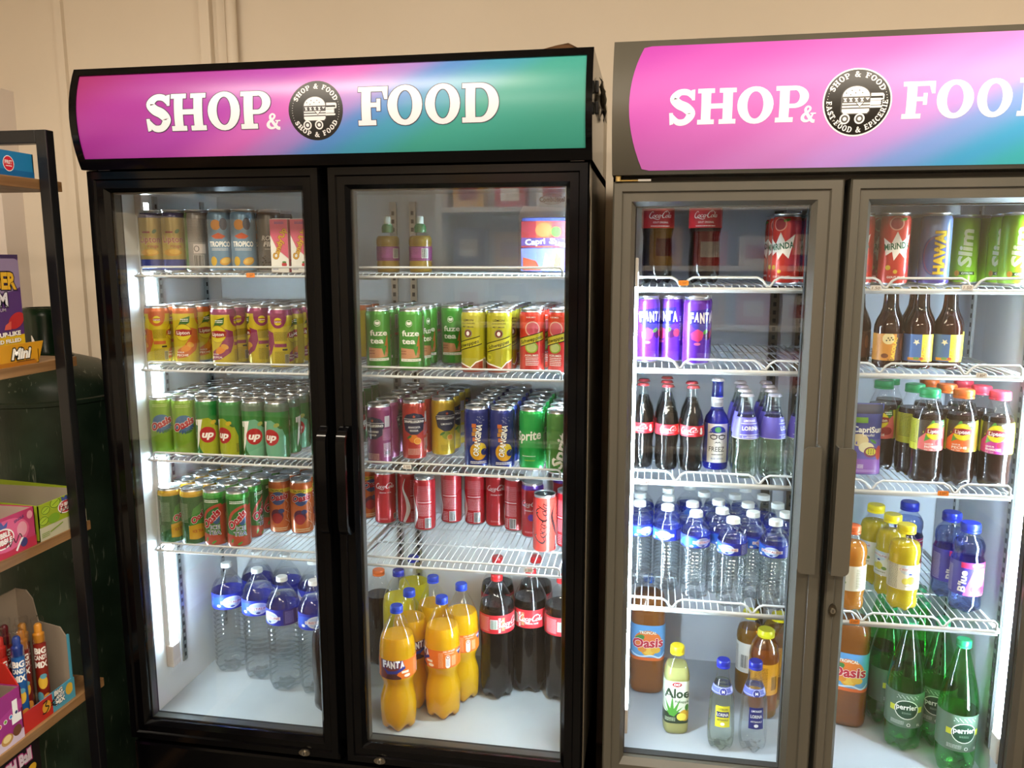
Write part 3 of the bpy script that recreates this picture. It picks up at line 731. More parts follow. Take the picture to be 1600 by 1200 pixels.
SP['water_small'] = dict(shell=PET, liquid=WATER, level=168, liq_name='water', mod=petal(6, 5, 9), seg=36,
    prof=[(18, 2), (26, 0), (30, 4), (31.5, 12)] + ridged(16, 124, 32, 1.9, 9, 6) + [(32.3, 128), (32.3, 159), (31.5, 163), (28, 173), (21, 183), (14.5, 189), (12.5, 193), (12.5, 199)],
    cap=(14.5, 12, WHITE, 198, True), labels=[('label', 130, 158, crist_label_05)])
SP['water_large'] = dict(shell=PET, liquid=WATER, level=262, liq_name='water', mod=petal(6, 7, 13), seg=40,
    prof=[(26, 3), (37, 0), (42, 6), (43, 16)] + ridged(20, 184, 44, 2.4, 13.5, 6) + [(44.5, 188), (44.5, 234), (43, 242), (38, 254), (27, 272), (17, 286), (13, 292), (13, 300)],
    cap=(15, 12, WHITE, 299, True), labels=[('label', 189, 233, crist_label_15)])
FANTA = liquid_mat('orange_soda', 'f2bc12', .4); LEMON = liquid_mat('lemon_soda', 'f0e238', .5)
def waist(z, kw): return kw
@on(M('e0701c'))
def fanta_label(A):
    A.poly([(-46, 195), (14, 195), (6, 170), (-4, 143), (-46, 143)], M('6b2a22'))
    for j, ch in enumerate('FANTA'): A.text(ch, -32+j*11.5, 183+(j % 2)*2, 17, M('f0f0f4'), w=11, bold=.12, rot=(.06, -.06)[j % 2], out=M('26308c'), ow=.1)
    A.poly([(-34, 172), (-20, 166), (-2, 168), (20, 178), (22, 172), (0, 160), (-24, 158)], M('26308c'))
    A.poly([(-30, 143), (-22, 158), (-6, 160), (10, 150), (12, 143)], M('4a2020'))
    A.rect(12, 160, 30, 166, M('efe6da')); A.ell(26, 153, 8, 4, M('efe6da')); A.text('CALL OF DUTY', 74, 190, 4.6, M('f0dcc8'), w=32, bold=.05); A.fine(62, 182, 24, 3, M('f0dcc8'), 1)
    A.poly(arc_pts(70, 174, 6, 6, 0, PI, 8) + arc_pts(70, 152, 6, 6, PI, 2*PI, 8), M('ecdcd0')); A.ring(70, 174, 4.6, 4.6, 3, 3, M('a03a2c')); A.fine(66, 152, 8, 16, M('8090b0'), 5); A.fine(80, 150, 12, 26, M('f0c8a0'), 8); A.fine(46, 148, 12, 40, M('f0b080'), 12)
    A.poly([(96, 186), (112, 190), (110, 178), (104, 172)], M('26308c')); A.text('FANTA', 104, 184, 5, W_, w=16, bold=.08); A.bars(-70, 150, 14, 32, M('333333'), M('e8dccc')); A.fine(-100, 150, 22, 36, M('f0c8a0'), 9)
fprof = [(24, 4), (34, 0), (42, 10), (44, 26), (45, 60), (43.5, 82), (38, 104), (36.5, 116), (38.5, 128), (43.5, 140), (45, 146), (45, 192), (44.5, 200), (44, 216), (41, 236), (34, 256), (24, 276), (16, 290), (13.5, 297), (13.5, 303)]
def fanta_mod(r, z, th):
    r2, z2 = petal(5, 13, 30)(r, z, th)
    if 50 < z < 136: r2 *= 1 + .022*math.cos(3*th + z*.06)*math.sin(PI*(z-50)/86)
    return r2, z2
SP['fanta'] = dict(shell=PET, liquid=FANTA, level=243, mod=fanta_mod, prof=fprof, seg=60, cap=(15.5, 17, M('1f3fb4', 'k'), 300, True), labels=[('label', 145, 193, fanta_label)])
SP['lemonade_tall'] = dict(shell=PET, liquid=LEMON, level=246, mod=petal(5, 12, 28), seg=50, prof=[(24, 4), (34, 0), (42, 10), (44, 26), (44.5, 90), (44.5, 190), (44, 226), (41, 246), (34, 266), (24, 286), (16, 298), (13.5, 304), (13.5, 308)], cap=(15.5, 16, M('202a94', 'k'), 305, True), labels=[])
COLA = M('0c0605', 'l')
@on(M('b3202a'))
def cola_label_big(A):
    cola_script(A, 34, 218, 66, W_); A.text('ORIGINAL TASTE', 38, 204, 4, W_, w=36, bold=.03); A.fine(-58, 196, 34, 40, M('dca0a4'), 16); A.bars(-20, 204, 18, 24, M('4a5a50'), M('d8dcd0'))
    A.text('RECYCLE ME', 4, 214, 6, W_, w=40, rot=PI/2, bold=.05); A.fine(10, 198, 8, 36, M('b8d890'), 12); cola_script(A, -104, 218, 60, W_); A.fine(80, 196, 26, 40, M('dca0a4'), 14)
cprof = [(24, 4), (34, 0), (43, 12), (45, 34), (45.5, 70), (44.5, 110), (43.5, 150), (44.5, 178), (46, 190), (46, 242), (45.5, 248), (43, 262), (35, 282), (25, 300), (16, 313), (13.5, 318), (13.5, 324)]
SP['cola_large'] = dict(shell=PET, liquid=COLA, level=262, mod=petal(5, 16, 40), seg=60, prof=cprof, cap=(15.5, 17, M('c8242a', 'k'), 321, True), labels=[('label', 191, 241, cola_label_big)])
@on(M('b3202a'))
def cola_label_small(A):
    cola_script(A, 0, 146, 52, W_); A.text('GOUT ORIGINAL', 2, 131, 4, W_, w=34, bold=.04); A.fine(-20, 121, 42, 4, W_, 1); cola_script(A, -98, 146, 50, W_); A.fine(40, 122, 22, 36, M('dca0a4'), 12)
SP['cola_small'] = dict(shell=PET, liquid=COLA, level=178, mod=petal(5, 10, 24), seg=50, prof=[(18, 3), (26, 0), (32, 9), (33.5, 24), (34, 50), (32.5, 84), (32, 100), (34.5, 116), (35, 120), (35, 160), (34, 168), (28, 184), (20, 200), (14, 208), (13, 212), (13, 216)], cap=(14.5, 12, M('c8242a', 'k'), 213, True), labels=[('label', 119, 161, cola_label_small)])
@on(M('c3212c'))
def cola_glass_label(A):
    cola_script(A, 0, 114, 48, W_); A.fine(-18, 101, 30, 3, W_, 1); A.poly(arc_pts(34, 116, 3.5, 3.5, 0, PI, 6) + arc_pts(34, 104, 3.5, 3.5, PI, 2*PI, 6), W_); A.fine(32, 104, 4, 12, M('b03040'), 4)
def flute(r, z, th):
    return (r*(1+.03*math.cos(10*th)) if (20 < z < 92 or 126 < z < 150) else r), z
gl = [(16, 2), (26, 0), (29, 5), (30, 14), (28.5, 34), (26.5, 52), (26.5, 64), (29, 80), (30.5, 96), (30.5, 126), (29, 140), (25, 156), (19, 172), (14.5, 188), (12.5, 204), (12.2, 222), (13.4, 226), (13.4, 229)]
SP['cola_glass'] = dict(shell=GLASSB, liquid=COLA, level=186, gap=1.8, mod=flute, seg=60, prof=gl, crown=(14, 7, M('a82a34', 'c'), 226), labels=[('label', 98, 126, cola_glass_label)])
@on(M('6a62c8'))
def lorina_neck(A):
    A.stroke([(-60, 100), (60, 100)], 1, W_); A.text('LIMONADE', 0, 144, 5.5, W_, w=34, bold=.04); A.rect(-22, 111, 24, 136, M('5a52bc')); A.stroke([(-24, 137), (26, 137)], 1.2, W_); A.stroke([(-24, 110), (26, 110)], 1.2, W_); A.text('LORINA', 1, 126, 10, W_, w=42, bold=.05); A.text("L'ORIGINALE", 0, 105, 4.5, W_, w=36, bold=.03); A.fine(40, 112, 24, 24, M('c0bcf0'), 8)
lg = [(18, 2), (27, 0), (30, 5), (31, 14), (30, 40), (28.5, 60), (29.5, 80), (30.5, 98), (29.5, 118), (26, 136), (21, 154), (17, 168), (14.5, 180), (13.5, 196), (14, 200), (14, 204)]
SP['lorina_glass'] = dict(shell=GLASSB, liquid=PALE, level=176, gap=1.8, seg=44, prof=lg, crown=(14, 7, M('d0ccd8', 'c'), 201), labels=[('label', 99, 152, lorina_neck)], mod=lambda r, z, th: (r*(1+.02*math.cos(6*th+z*.06)) if 15 < z < 95 else r, z))
@on(M('e4e2dc'))
def freez_label(A):
    A.rect(-26, 25, 26, 118, M('dad8d2')); k = M('2a2a30'); A.poly(arc_pts(0, 98, 20, 17, 0, PI, 12) + [(26, 96), (-26, 96)], M('2c3a9a')); A.ell(0, 105, 8, 7, M('4f9a5a')); A.ring(-10, 86, 9, 7, 6.5, 4.5, k); A.ring(10, 86, 9, 7, 6.5, 4.5, k); A.stroke([(-20, 90), (20, 90)], 1.5, k)
    A.stroke([(-8, 70), (-3, 73), (0, 71), (3, 73), (8, 70)], [.5, 2.5, 1.5, 2.5, .5], k); A.text('FREEZ', -2, 55, 13, k, w=38); A.fine(-14, 38, 28, 5, k, 1); A.text('BLUE HAWAII', 0, 30, 4, M('4a5aa0'), w=30, bold=.02)
    A.rect(26.3, 20, 200, 122, M('4450b8')); A.rect(-200, 20, -26.3, 122, M('4450b8'))
@on(M('d8d8da'))
def freez_neck(A): A.fine(-8, 164, 18, 8, M('3a3a40'), 3); A.fine(-14, 178, 28, 4, M('8a8a90'), 1)
SP['freez'] = dict(shell=clear_mat('frosted_blue', (.22, .3, .85, 1), .2, 1.5), liquid=liquid_mat('blue_drink_cloudy', '3442b4', .3), level=150, gap=1.5, seg=36, prof=[(18, 2), (28, 0), (30.5, 5), (30.5, 110), (30, 122), (26, 136), (18, 148), (14.5, 156), (14, 190), (13, 222), (14, 225), (14, 228)], crown=(14, 7, M('d8d8dc', 'c'), 225), labels=[('label', 20, 118, freez_label), ('neck_label', 160, 186, freez_neck)])
@on(M('4f74b0'))
def cacolac_blue(A):
    y = M('e0c83a'); A.rect(2, 0, 60, 80, y); A.text('CACOLAC', 8, 42, 8, M('d89428'), w=48, rot=PI/2-.12, bold=.06); A.poly([(-8+7*math.sin(j*PI/5)*(1 if j % 2 else .45), 56+7*math.cos(j*PI/5)*(1 if j % 2 else .45)) for j in range(10)], M('efe8c8')); A.rect(-24, 18, 24, 24, M('d08a2c')); A.rect(-12, 20, -2, 25, M('6f9a5a')); A.rect(0, 20, 6, 25, M('b84a30'))
@on(M('c88432'))
def cacolac_brown(A):
    A.ell(-8, 62, 12, 12, M('dcc890')); A.up()
    for j in range(5): A.ell(-12+j*3, 58+(j*5) % 9, 1.8, 1.8, M('3c2818'), n=6, up=False)
    A.poly([(6, 15), (8, 74), (40, 74), (40, 15)], M('4a2618')); A.text('CACOLAC', 3, 40, 8, M('e0c23a'), w=50, rot=PI/2-.12, bold=.06); A.ell(22, 50, 5, 14, M('7a4a2c')); A.ell(-14, 26, 7, 5, M('6f3a1c')); A.text('VANILLE', 6, 18, 5, M('1c1410'), w=30)
cg = [(18, 2), (24, 0), (27, 4), (28, 10), (28, 78), (27.5, 88), (24, 100), (18, 112), (14, 124), (12.5, 140), (12, 158), (13, 160), (13, 162)]
for nm, fn, ccap in (('cacolac_blue', cacolac_blue, 'd8c43a'), ('cacolac_brown', cacolac_brown, 'd8c43a')):
    SP[nm] = dict(shell=BROWNG, liquid=M('7a4a22', 'l'), level=118, gap=2, seg=36, prof=cg, crown=(13.5, 7, M(ccap, 'c'), 158), labels=[('label', 16, 72, fn)])
def lipton_label(fr, flav, word):
    @on(M('c8c832'))
    def f(A):
        A.rect(-30, 70, 30, 160, M('3a3026')); A.fine(-58, 88, 26, 50, M('6a6a20'), 16)
        A.poly([(-30, 78), (-28, 100), (-14, 114), (8, 122), (30, 126), (34, 100), (34, 76), (0, 72)], M(fr)); A.ell(16, 92, 12, 9, M(flav)); A.poly([(-18, 94), (-12, 126), (-2, 142), (4, 126), (0, 104)], M('4f9a3c')); A.poly([(8, 128), (26, 142), (28, 128), (18, 116)], M('2c7a3a')); A.fine(10, 128, 16, 8, W_, 2)
        A.ell(2, 116, 18, 18, M('b09a18')); A.ell(2, 116, 16.8, 16.8, M('e2d426')); A.poly([(-17, 112), (-15, 122), (2, 124), (20, 122), (19, 112), (2, 109)], M('8a1c2c')); A.text('Lipton', 2, 116.5, 8, W_, w=28, bold=.03); A.text('SAVEUR', -8, 89, 3.6, W_, w=16, bold=.03, align='C'); A.text(word, -2, 83, 5, W_, w=28, bold=.05); A.text('ICE TEA', -8, 77, 3.4, W_, w=16)
    return f
lp = [(18, 3), (26, 0), (30.5, 7), (31, 18), (29.5, 30), (31, 38), (30, 50), (31, 58), (31.5, 74), (32, 80), (31.5, 128), (30, 140), (27.5, 152), (22, 166), (17.5, 176), (17, 186)]
DARKTEA = M('1c0d08', 'l')
for nm, cc, fr, fl, wd in (('lipton_green', '1f9a5c', 'd86a6a', '9a2430', 'PASTEQUE'), ('lipton_orange', 'd8682a', 'dc6a28', 'b84a1c', 'PECHE'), ('lipton_red', 'd83a52', 'b8308a', 'a01f3c', 'FRAMBOISE')):
    SP[nm] = dict(shell=PET, liquid=DARKTEA, level=150, mod=petal(6, 6, 12), seg=42, prof=lp, cap=(20, 18, M(cc, 'k'), 184, True), labels=[('label', 74, 139, lipton_label(fr, fl, wd))])
SP['lipton_floor'] = dict(SP['lipton_orange'], prof=[(r*1.25, z*1.42) for r, z in lp], level=205, cap=(17, 16, M('d8682a', 'k'), 262, True), labels=[])
@on(M('e6e2cc'))
def crist_lemon_label(A):
    A.ell(2, 96, 20, 12, M('c8d4d8')); A.rect(-20, 93, 24, 100, M('ece8e4')); A.text('CRISTALINE', 2, 96.5, 5, M('a83048'), w=42, bold=.02); A.ell(4, 86, 4, 2, M('2a3a8a')); A.ell(6, 72, 9, 9, M('d8c83a')); A.ell(-6, 70, 7, 7, M('e4d860')); A.ell(18, 68, 6, 4, M('7a9a3a')); A.fine(-6, 56, 28, 5, M('a8a070'), 1); A.fine(-46, 52, 24, 54, M('7a765c'), 18); A.fine(44, 56, 30, 44, M('9a967c'), 12)
SP['citrus_water'] = dict(shell=PET, liquid=liquid_mat('citrus_drink', 'dcc62a', .5), level=150, mod=petal(6, 5, 12), seg=40, prof=[(18, 3), (26, 0), (31, 8), (31.5, 20), (29.5, 30), (31.5, 42), (32, 50), (32, 104), (30.5, 112), (32.5, 124), (32.5, 134), (29, 148), (21, 158), (16.5, 164), (16, 174)], cap=(19, 18, M('e6d020', 'k'), 172, True), labels=[('label', 50, 106, crist_lemon_label)])
SP['orange_water'] = dict(SP['citrus_water'], liquid=liquid_mat('orange_drink', 'dc9a3a', .5), cap=(16, 18, M('e06a34', 'k'), 172, True))
@on(M('3a3094'))
def berry_label(A):
    A.poly([(-14, 40), (4, 96), (26, 110), (44, 108), (44, 40)], M('d8568c')); A.ell(20, 84, 16, 12, M('e8dcec')); A.rect(-20, 104, 44, 116, M('c82c5c')); A.fine(2, 107, 28, 6, W_, 1); A.text("B'lue", -16, 74, 15, W_, w=48, rot=PI/2-.05, bold=.07); A.text('VITAMIN C', 20, 90, 3.6, M('4a3a8a'), w=18); A.text('C200%', 20, 82, 8, M('2a2480'), w=24, bold=.06)
    A.ell(10, 58, 9, 8, M('c02c3c')); A.ell(26, 54, 10, 9, M('b82434')); A.ell(18, 48, 8, 6, M('d0405a')); A.ell(12, 68, 4, 2, M('4f8a3a')); A.ell(40, 60, 8, 12, M('a8307c')); A.fine(-60, 46, 22, 60, M('b0a8dc'), 18)
berry_label_plain = berry_label
SP['berry_water'] = dict(shell=BLUEG, liquid=BLUEW, level=158, mod=petal(5, 4, 10), seg=40, prof=[(18, 3), (26, 0), (32, 7), (33, 20), (32, 34), (33, 42), (33, 118), (30, 128), (32, 140), (31.5, 152), (26, 164), (19, 172), (17.5, 180)], cap=(20, 20, M('1f2fa8', 'k'), 178, True), labels=[('label', 42, 117, berry_label)])
@on(M('5f96c8'))
def oasis_label(A):
    A.rect(-200, 96, 200, 106, M('d8662a')); A.ell(0, 152, 34, 30, M('d8722c')); A.ell(-20, 160, 12, 8, M('3c7a34'), rot=.5); A.text('TROPICAL', 0, 176, 8, M('f0ead8'), w=44, bold=.05); A.ell(2, 124, 18, 14, M('dc9a2c')); A.ell(2, 124, 14, 10, M('e8b84a')); A.ell(20, 128, 12, 9, M('e0a838')); A.ell(-14, 128, 11, 8, M('d88a2c')); A.stroke([(-44, 116), (-20, 108), (10, 112), (30, 106), (46, 118)], 4, M('c8dcf0'), smooth=4)
    A.text('Oasis', 0, 148, 26, M('b81f38'), w=78, rot=.08, shear=.1, bold=.07, out=M('f0eaea'), ow=.05); A.fine(60, 110, 34, 60, M('c8d8ec'), 14); A.fine(-98, 110, 34, 60, M('c8d8ec'), 14)
SP['oasis_large'] = dict(shell=PET, liquid=liquid_mat('tropical_drink', 'a8642c', .45), level=270, mod=square_mod(46), seg=56, prof=[(20, 3), (40, 0), (45, 6), (46.5, 16), (46.5, 30), (45.6, 34), (46.5, 38), (46.5, 88), (46, 94), (46, 196), (46.5, 200), (45, 208), (46.5, 214), (45, 222), (46.5, 228), (46, 250), (40, 268), (28, 284), (17, 294), (14, 298), (14, 304)], cap=(16, 16, M('2a62c0', 'k'), 302, True), labels=[('label', 97, 196, oasis_label)])
@on(M('d8dcc8'))
def aloe_label(A):
    A.rect(-200, 30, 200, 60, M('20341c')); g = M('4f9a34')
    for a, l in ((-.7, 40), (-.35, 50), (0, 56), (.4, 48), (.8, 36)): A.poly([(-12-6*math.cos(a), 52), (-12+l*math.sin(a), 50+l*math.cos(a)), (-12+6*math.cos(a), 48)], g)
    A.ell(18, 52, 13, 15, M('c89a28')); A.ell(10, 48, 11, 10, M('e2d24a')); A.ell(22, 72, 5, 9, M('3f7a2c')); A.ell(-2, 132, 11, 6, M('b8202c')); A.text('OKF', -2, 132, 6, W_, w=15, bold=.06); A.text('Aloe', -2, 110, 24, M('1c3a1c'), w=58, bold=.07, out=M('eeeee4'), ow=.05); A.text('Pineapple', 10, 88, 6.5, M('2c5a28'), w=32, bold=.03); A.fine(-28, 36, 24, 10, M('c8d8b8'), 4); A.fine(44, 50, 40, 80, M('8a9a7a'), 20)
SP['aloe'] = dict(shell=PET, liquid=liquid_mat('aloe_drink', 'd8d48a', .5), level=172, mod=square_mod(31, 5), seg=44, prof=[(16, 2), (27, 0), (30, 5), (31, 14), (31, 24), (30.5, 28), (30.5, 142), (31, 146), (29, 160), (23, 178), (17, 192), (14, 198), (14, 202)], cap=(17, 20, M('e8cc1c', 'k'), 200, True), labels=[('label', 30, 140, aloe_label)])
def lorina_badge(bg, fgc, top, low):
    @on(None)
    def f(A): pass
    return f
def lorina_extra(bg, dark, top, low):
    def fn():
        mb = MB(); A = Art(); A.rect(-17, 66, 17, 118, M(bg)); A.rect(-14.5, 90, 14.5, 104, M(dark)); A.text(top, 0, 110, 5, M('1c1c40') if bg != dark else W_, w=24, bold=.03); A.text('LORINA', 0, 97, 8, W_, w=27, bold=.05); A.text(low, 0, 84, 4.4, M('1c1c40') if bg != dark else W_, w=26, bold=.03); A.ell(0, 74, 5, 4, W_)
        P = prof_fn(lorp[2:]); R = 31.5; A.wrap(mb, cyl_fn(R, P), 3.5, 6, off=.35, eps=.03); return mb.mesh('label', smooth=True, fix=False)
    return fn
lorp = [(18, 3), (26, 0), (31, 10), (33, 24), (33.5, 50), (32, 80), (31, 110), (29.5, 128), (26, 142), (21, 160), (16.5, 176), (14, 188), (13.5, 200), (13.5, 206)]
@on(M('5a62b4'))
def lorina_collar(A):
    A.stroke([(-60, 146), (60, 146)], .8, M('d8d8f0')); A.stroke([(-60, 158), (60, 158)], .8, M('d8d8f0')); A.ell(0, 150, 9, 9, M('2c3080')); A.ring(0, 150, 9, 9, 8, 8, M('c8ccec')); A.text('M', 0, 150, 7, W_, w=6); A.rect(20, 148, 34, 157, M('c8ccec'))
for nm, bg, dk, lo, liq in (('lorina_lemon', 'd8d032', '20246c', 'CITRON', PALE), ('lorina_plain', '20246c', '20246c', 'LIMONADE', WATER)):
    SP[nm] = dict(shell=PET, liquid=liq, level=168, mod=petal(5, 8, 18), seg=50, prof=lorp, cap=(15.5, 18, M('1c2698', 'k'), 203, True), labels=[('collar', 143, 160, lorina_collar)], extra=[('label', lorina_extra(bg, dk, lo, 'ARTISANALE'))])
@on(M('58705c'))
def perrier_label(A):
    A.rect(-38, 104, 38, 118, M('c8cc30')); A.ell(0, 111, 27, 24, M('e6e8dc')); A.ell(0, 111, 25, 22, M('17402a')); A.text('perrier', 0, 118, 13, W_, w=46, bold=.05, rot=.03); A.fine(-10, 100, 20, 5, M('8aa08e'), 2); A.up()
    for j in range(24): A.ell(-22+j*2, 138+(j*7) % 9, .9, .9, W_, n=6, up=False)
    A.fine(-34, 72, 30, 10, M('c0c8c0'), 4); A.ring(6, 74, 4, 4, 3, 3, W_); A.text('1L', 30, 74, 6, W_, w=8, bold=.03); A.fine(50, 76, 30, 60, M('98a89a'), 16)
SP['perrier'] = dict(shell=GREENG, liquid=clear_mat('water_in_green', (.86, .97, .86, 1), .05, 1.33), level=226, mod=petal(5, 14, 32), seg=60, prof=[(22, 4), (32, 0), (39, 10), (41, 26), (41.5, 60), (41.5, 150), (41, 164), (38, 190), (32, 220), (24, 252), (17, 278), (13.5, 292), (13.5, 300)], cap=(15.5, 17, M('1f8a58', 'k'), 299, True), labels=[('label', 66, 152, perrier_label)])
@on(M('6a1f58'))
def shoot_label(A):
    A.fine(-20, 34, 30, 24, M('a8609a'), 8); A.bars(8, 34, 14, 20, M('2a2a2a'), M('c8d0c0'))
def shoot_top():
    mb = MB(); mb.lathe([(r*.001, q*.001) for r, q in [(13.5, 92), (14, 104), (11.5, 110), (8, 112), (.1, 112)]], M('2c6a3c', 'k'), 24)
    mb.lathe([(r*.001, q*.001) for r, q in [(7, 110), (8.5, 113), (8.5, 126), (6.5, 129), (.1, 129)]], M('cfe0d8', 'k'), 20); return mb.mesh('sports_cap', angle=40)
SP['fruit_shoot'] = dict(shell=PET, liquid=liquid_mat('apple_juice', 'a88a2c', .4), level=84, seg=36, prof=[(18, 2), (25, 0), (27, 5), (27.5, 18), (26.5, 24), (26.5, 62), (27.5, 66), (27, 78), (22, 86), (14, 91), (12, 94)], labels=[('label', 27, 60, shoot_label)], extra=[('sports_cap', shoot_top)])
@on(M('e8e4dc'))
def juice_label(A):
    A.fine(-40, 70, 34, 70, M('5a5a60'), 18); A.bars(4, 80, 20, 36, M('3a3a40'), M('f0ece4')); A.ell(50, 130, 14, 14, M('4a5aa8')); A.ell(56, 96, 12, 16, M('a8b03c')); A.fine(40, 108, 24, 8, M('b86a2c'), 2)
SP['juice'] = dict(shell=PET, liquid=liquid_mat('orange_juice', '9a6a1c', .4), level=186, seg=40, prof=[(18, 3), (30, 0), (34, 8), (35, 24), (35, 60), (33.5, 66), (33.5, 150), (35, 156), (34, 172), (29, 190), (22, 204), (18, 210), (18, 214)], cap=(20.5, 18, M('dcd01c', 'k'), 212, True), labels=[('label', 67, 149, juice_label)])
# ------------------------------------------------------------------ room
WALLM = tex_mat('wall_plaster', 'd6cab8', 'e0d5c4', .8, (1.2, 1.2, 1.2), (.3, .7), .15)
WALLW = tex_mat('white_paint', 'd8cdc4', 'e2d8d0', .75, (1.5, 1.5, 1.5), (.3, .7), .1)
FLOORM = tex_mat('floor_vinyl', '4a443c', '6a6256', .5, (3, 3, 3))
CEILM = M('d8cfc0', 'w')
def struct(name, mb, **k):
    o = mb.obj(name, **k); o['kind'] = 'structure'; return o
RX0, RX1, RY0, RY1, RZ = -1.6, 3.4, -4.0, .75, 2.9
struct('floor', MB().box(RX0, RX1, RY0, RY1+.1, -.1, 0, FLOORM))
struct('ceiling', MB().box(RX0, RX1, RY0, RY1+.1, RZ, RZ+.1, CEILM))
struct('wall_back', MB().box(RX0, RX1, RY1, RY1+.1, 0, RZ, WALLM))
struct('wall_front', MB().box(RX0, RX1, RY0-.1, RY0, 0, RZ, WALLM))
struct('wall_left', MB().box(RX0-.1, RX0, RY0, RY1+.1, 0, RZ, WALLM))
struct('wall_right', MB().box(RX1, RX1+.1, RY0, RY1+.1, 0, RZ, WALLM))
struct('trim_1', MB().box(-1.3, -.80, .66, RY1, 0, 2.16, WALLW))              # pale boxed pier at the far left
mb = MB(); mb.box(-.62, -.595, .735, RY1, 0, RZ, WALLM); struct('trim_2', mb)
mb = MB(); mb.box(-.125, -.09, .725, RY1, 0, RZ, WALLM, .004); struct('trim_3', mb)
mb = MB(); mb.box(-.075, -.045, .74, RY1, 0, RZ, WALLM, .003); struct('trim_4', mb)
mb = MB(); mb.tube([(-.015, .72, 0), (-.015, .72, RZ)], .016, WALLM, 14); struct('trim_5', mb, smooth=True)
mb = MB(); mb.box(RX0, RX1, .738, RY1, 0, .08, M('6a5f50')); struct('baseboard_back', mb)
for i, (lx, ly) in enumerate(((.15, -1.2), (2.2, -1.2), (.15, -2.9), (2.2, -2.9))):
    t = thing('ceiling_light', None, 'ceiling light', (lx, ly, RZ-.04), 0)
    t['label'] = ('flat white ceiling light panel nearest the black fridge', 'flat white ceiling light panel nearest the grey fridge', 'flat white ceiling light over the rear aisle, candy rack side', 'flat white ceiling light over the rear aisle, far side')[i]
    mb = MB(); mb.box(-.62, .62, -.17, .17, 0, .04, M('e8e8e8')); mb.obj('lamp_housing', t)
    mb = MB(); mb.box(-.59, .59, -.14, .14, -.006, 0, emis('lamp_diffuser_%d' % i, 'ffe6c4', 3.0)); mb.obj('diffuser', t)
    ld = bpy.data.lights.new('ceiling_lamp', 'AREA'); ld.shape = 'RECTANGLE'; ld.size = 1.16; ld.size_y = .26; ld.energy = ROOM_LIGHT; ld.color = (1, .88, .72)
    lo = bpy.data.objects.new('ceiling_lamp', ld); COL.objects.link(lo); lo.parent = t; lo.location = (0, 0, -.012)

# ------------------------------------------------------------------ fridges
def frame_loft(x0, x1, z0, z1, wl, wr, wb, wt, prof, m, mb):
    """mitred door frame; profile points (share of the width, y)"""
    i = mb.mi(m); rings = []
    for t, y in prof:
        rings.append([mb.bm.verts.new(p) for p in ((x0+wl*t, y, z0+wb*t), (x1-wr*t, y, z0+wb*t), (x1-wr*t, y, z1-wt*t), (x0+wl*t, y, z1-wt*t))])
    n = len(rings)
    for j in range(n):
        A, B = rings[j], rings[(j+1) % n]
        for q in range(4):
            f = mb.bm.faces.new((A[q], A[(q+1) % 4], B[(q+1) % 4], B[q])); f.material_index = i
    return mb
DPROF = [(0, .048), (0, .005), (.07, 0), (.40, 0), (.46, .005), (.82, .005), (1, .017), (1, .048)]
def rail(mb, x0, x1, y0, y1, z0, z1, m, face, axis):
    """slotted shelf standard with dark slots on the face turned into the cabinet"""
    mb.box(x0, x1, y0, y1, z0, z1, m); d = M('2a2a2a', 'w'); z = z0 + .012
    while z < z1 - .02:
        if axis == 'y':   # rail on the back wall, slots face the door
            xm = (x0+x1)/2; mb.quad([(xm-.004, y0-.0006, z), (xm+.004, y0-.0006, z), (xm+.004, y0-.0006, z+.011), (xm-.004, y0-.0006, z+.011)], d)
        else:
            ym = (y0+y1)/2; mb.quad([(face, ym-.004, z), (face, ym+.004, z), (face, ym+.004, z+.011), (face, ym-.004, z+.011)], d)
        z += .022
def ycurve(z, zm, hh, yb, d): return yb - d*(1-((z-zm)/hh)**2)
def gradient_mat(name, stops, glow, rough):
    m, N, L = new_mat(name); b = N['Principled BSDF']; b.inputs['Roughness'].default_value = rough
    tc = N.new('ShaderNodeTexCoord'); sp = N.new('ShaderNodeSeparateXYZ'); L.new(tc.outputs['Object'], sp.inputs[0])
    a = N.new('ShaderNodeMath'); a.operation = 'MULTIPLY_ADD'; a.inputs[1].default_value = -1.86; L.new(sp.outputs[2], a.inputs[0]); L.new(sp.outputs[0], a.inputs[2])
    t0, t1 = stops[0][0], stops[-1][0]
    mr = N.new('ShaderNodeMapRange'); mr.inputs[1].default_value = t0 - 1.86*1.93; mr.inputs[2].default_value = t1 - 1.86*1.93; L.new(a.outputs[0], mr.inputs[0])
    cr = N.new('ShaderNodeValToRGB'); cr.color_ramp.interpolation = 'EASE'; E = cr.color_ramp.elements
    for j, (t, h) in enumerate(stops):
        e = E[j] if j < 2 else E.new(1.0)
        e.position = (t-t0)/(t1-t0); e.color = lin(h)
    L.new(mr.outputs[0], cr.inputs[0]); L.new(cr.outputs[0], b.inputs['Base Color'])
    if glow: L.new(cr.outputs[0], b.inputs['Emission Color']); b.inputs['Emission Strength'].default_value = glow
    return m
LEDM = emis('led_strip_light', 'd6f0ff', LED_STRENGTH)
STEEL = tex_mat('brushed_side_steel', 'a39a88', 'b8ae9a', .38, (30, 30, .6), (.3, .7), 0, 3, .55)
RAILM = M('b4b6b4', 'm')
def interior_walls(mb, x0, x1, y0, y1, z0, z1, m, mf):
    mb.quad([(x0, y0, z0), (x0, y1, z0), (x0, y1, z1), (x0, y0, z1)], m); mb.quad([(x1, y0, z0), (x1, y0, z1), (x1, y1, z1), (x1, y1, z0)], m)
    mb.quad([(x0, y1, z0), (x1, y1, z0), (x1, y1, z1), (x0, y1, z1)], m); mb.quad([(x0, y0, z1), (x0, y1, z1), (x1, y1, z1), (x1, y0, z1)], m)
    mb.quad([(x0, y0, z0), (x1, y0, z0), (x1, y1, z0), (x0, y1, z0)], mf)
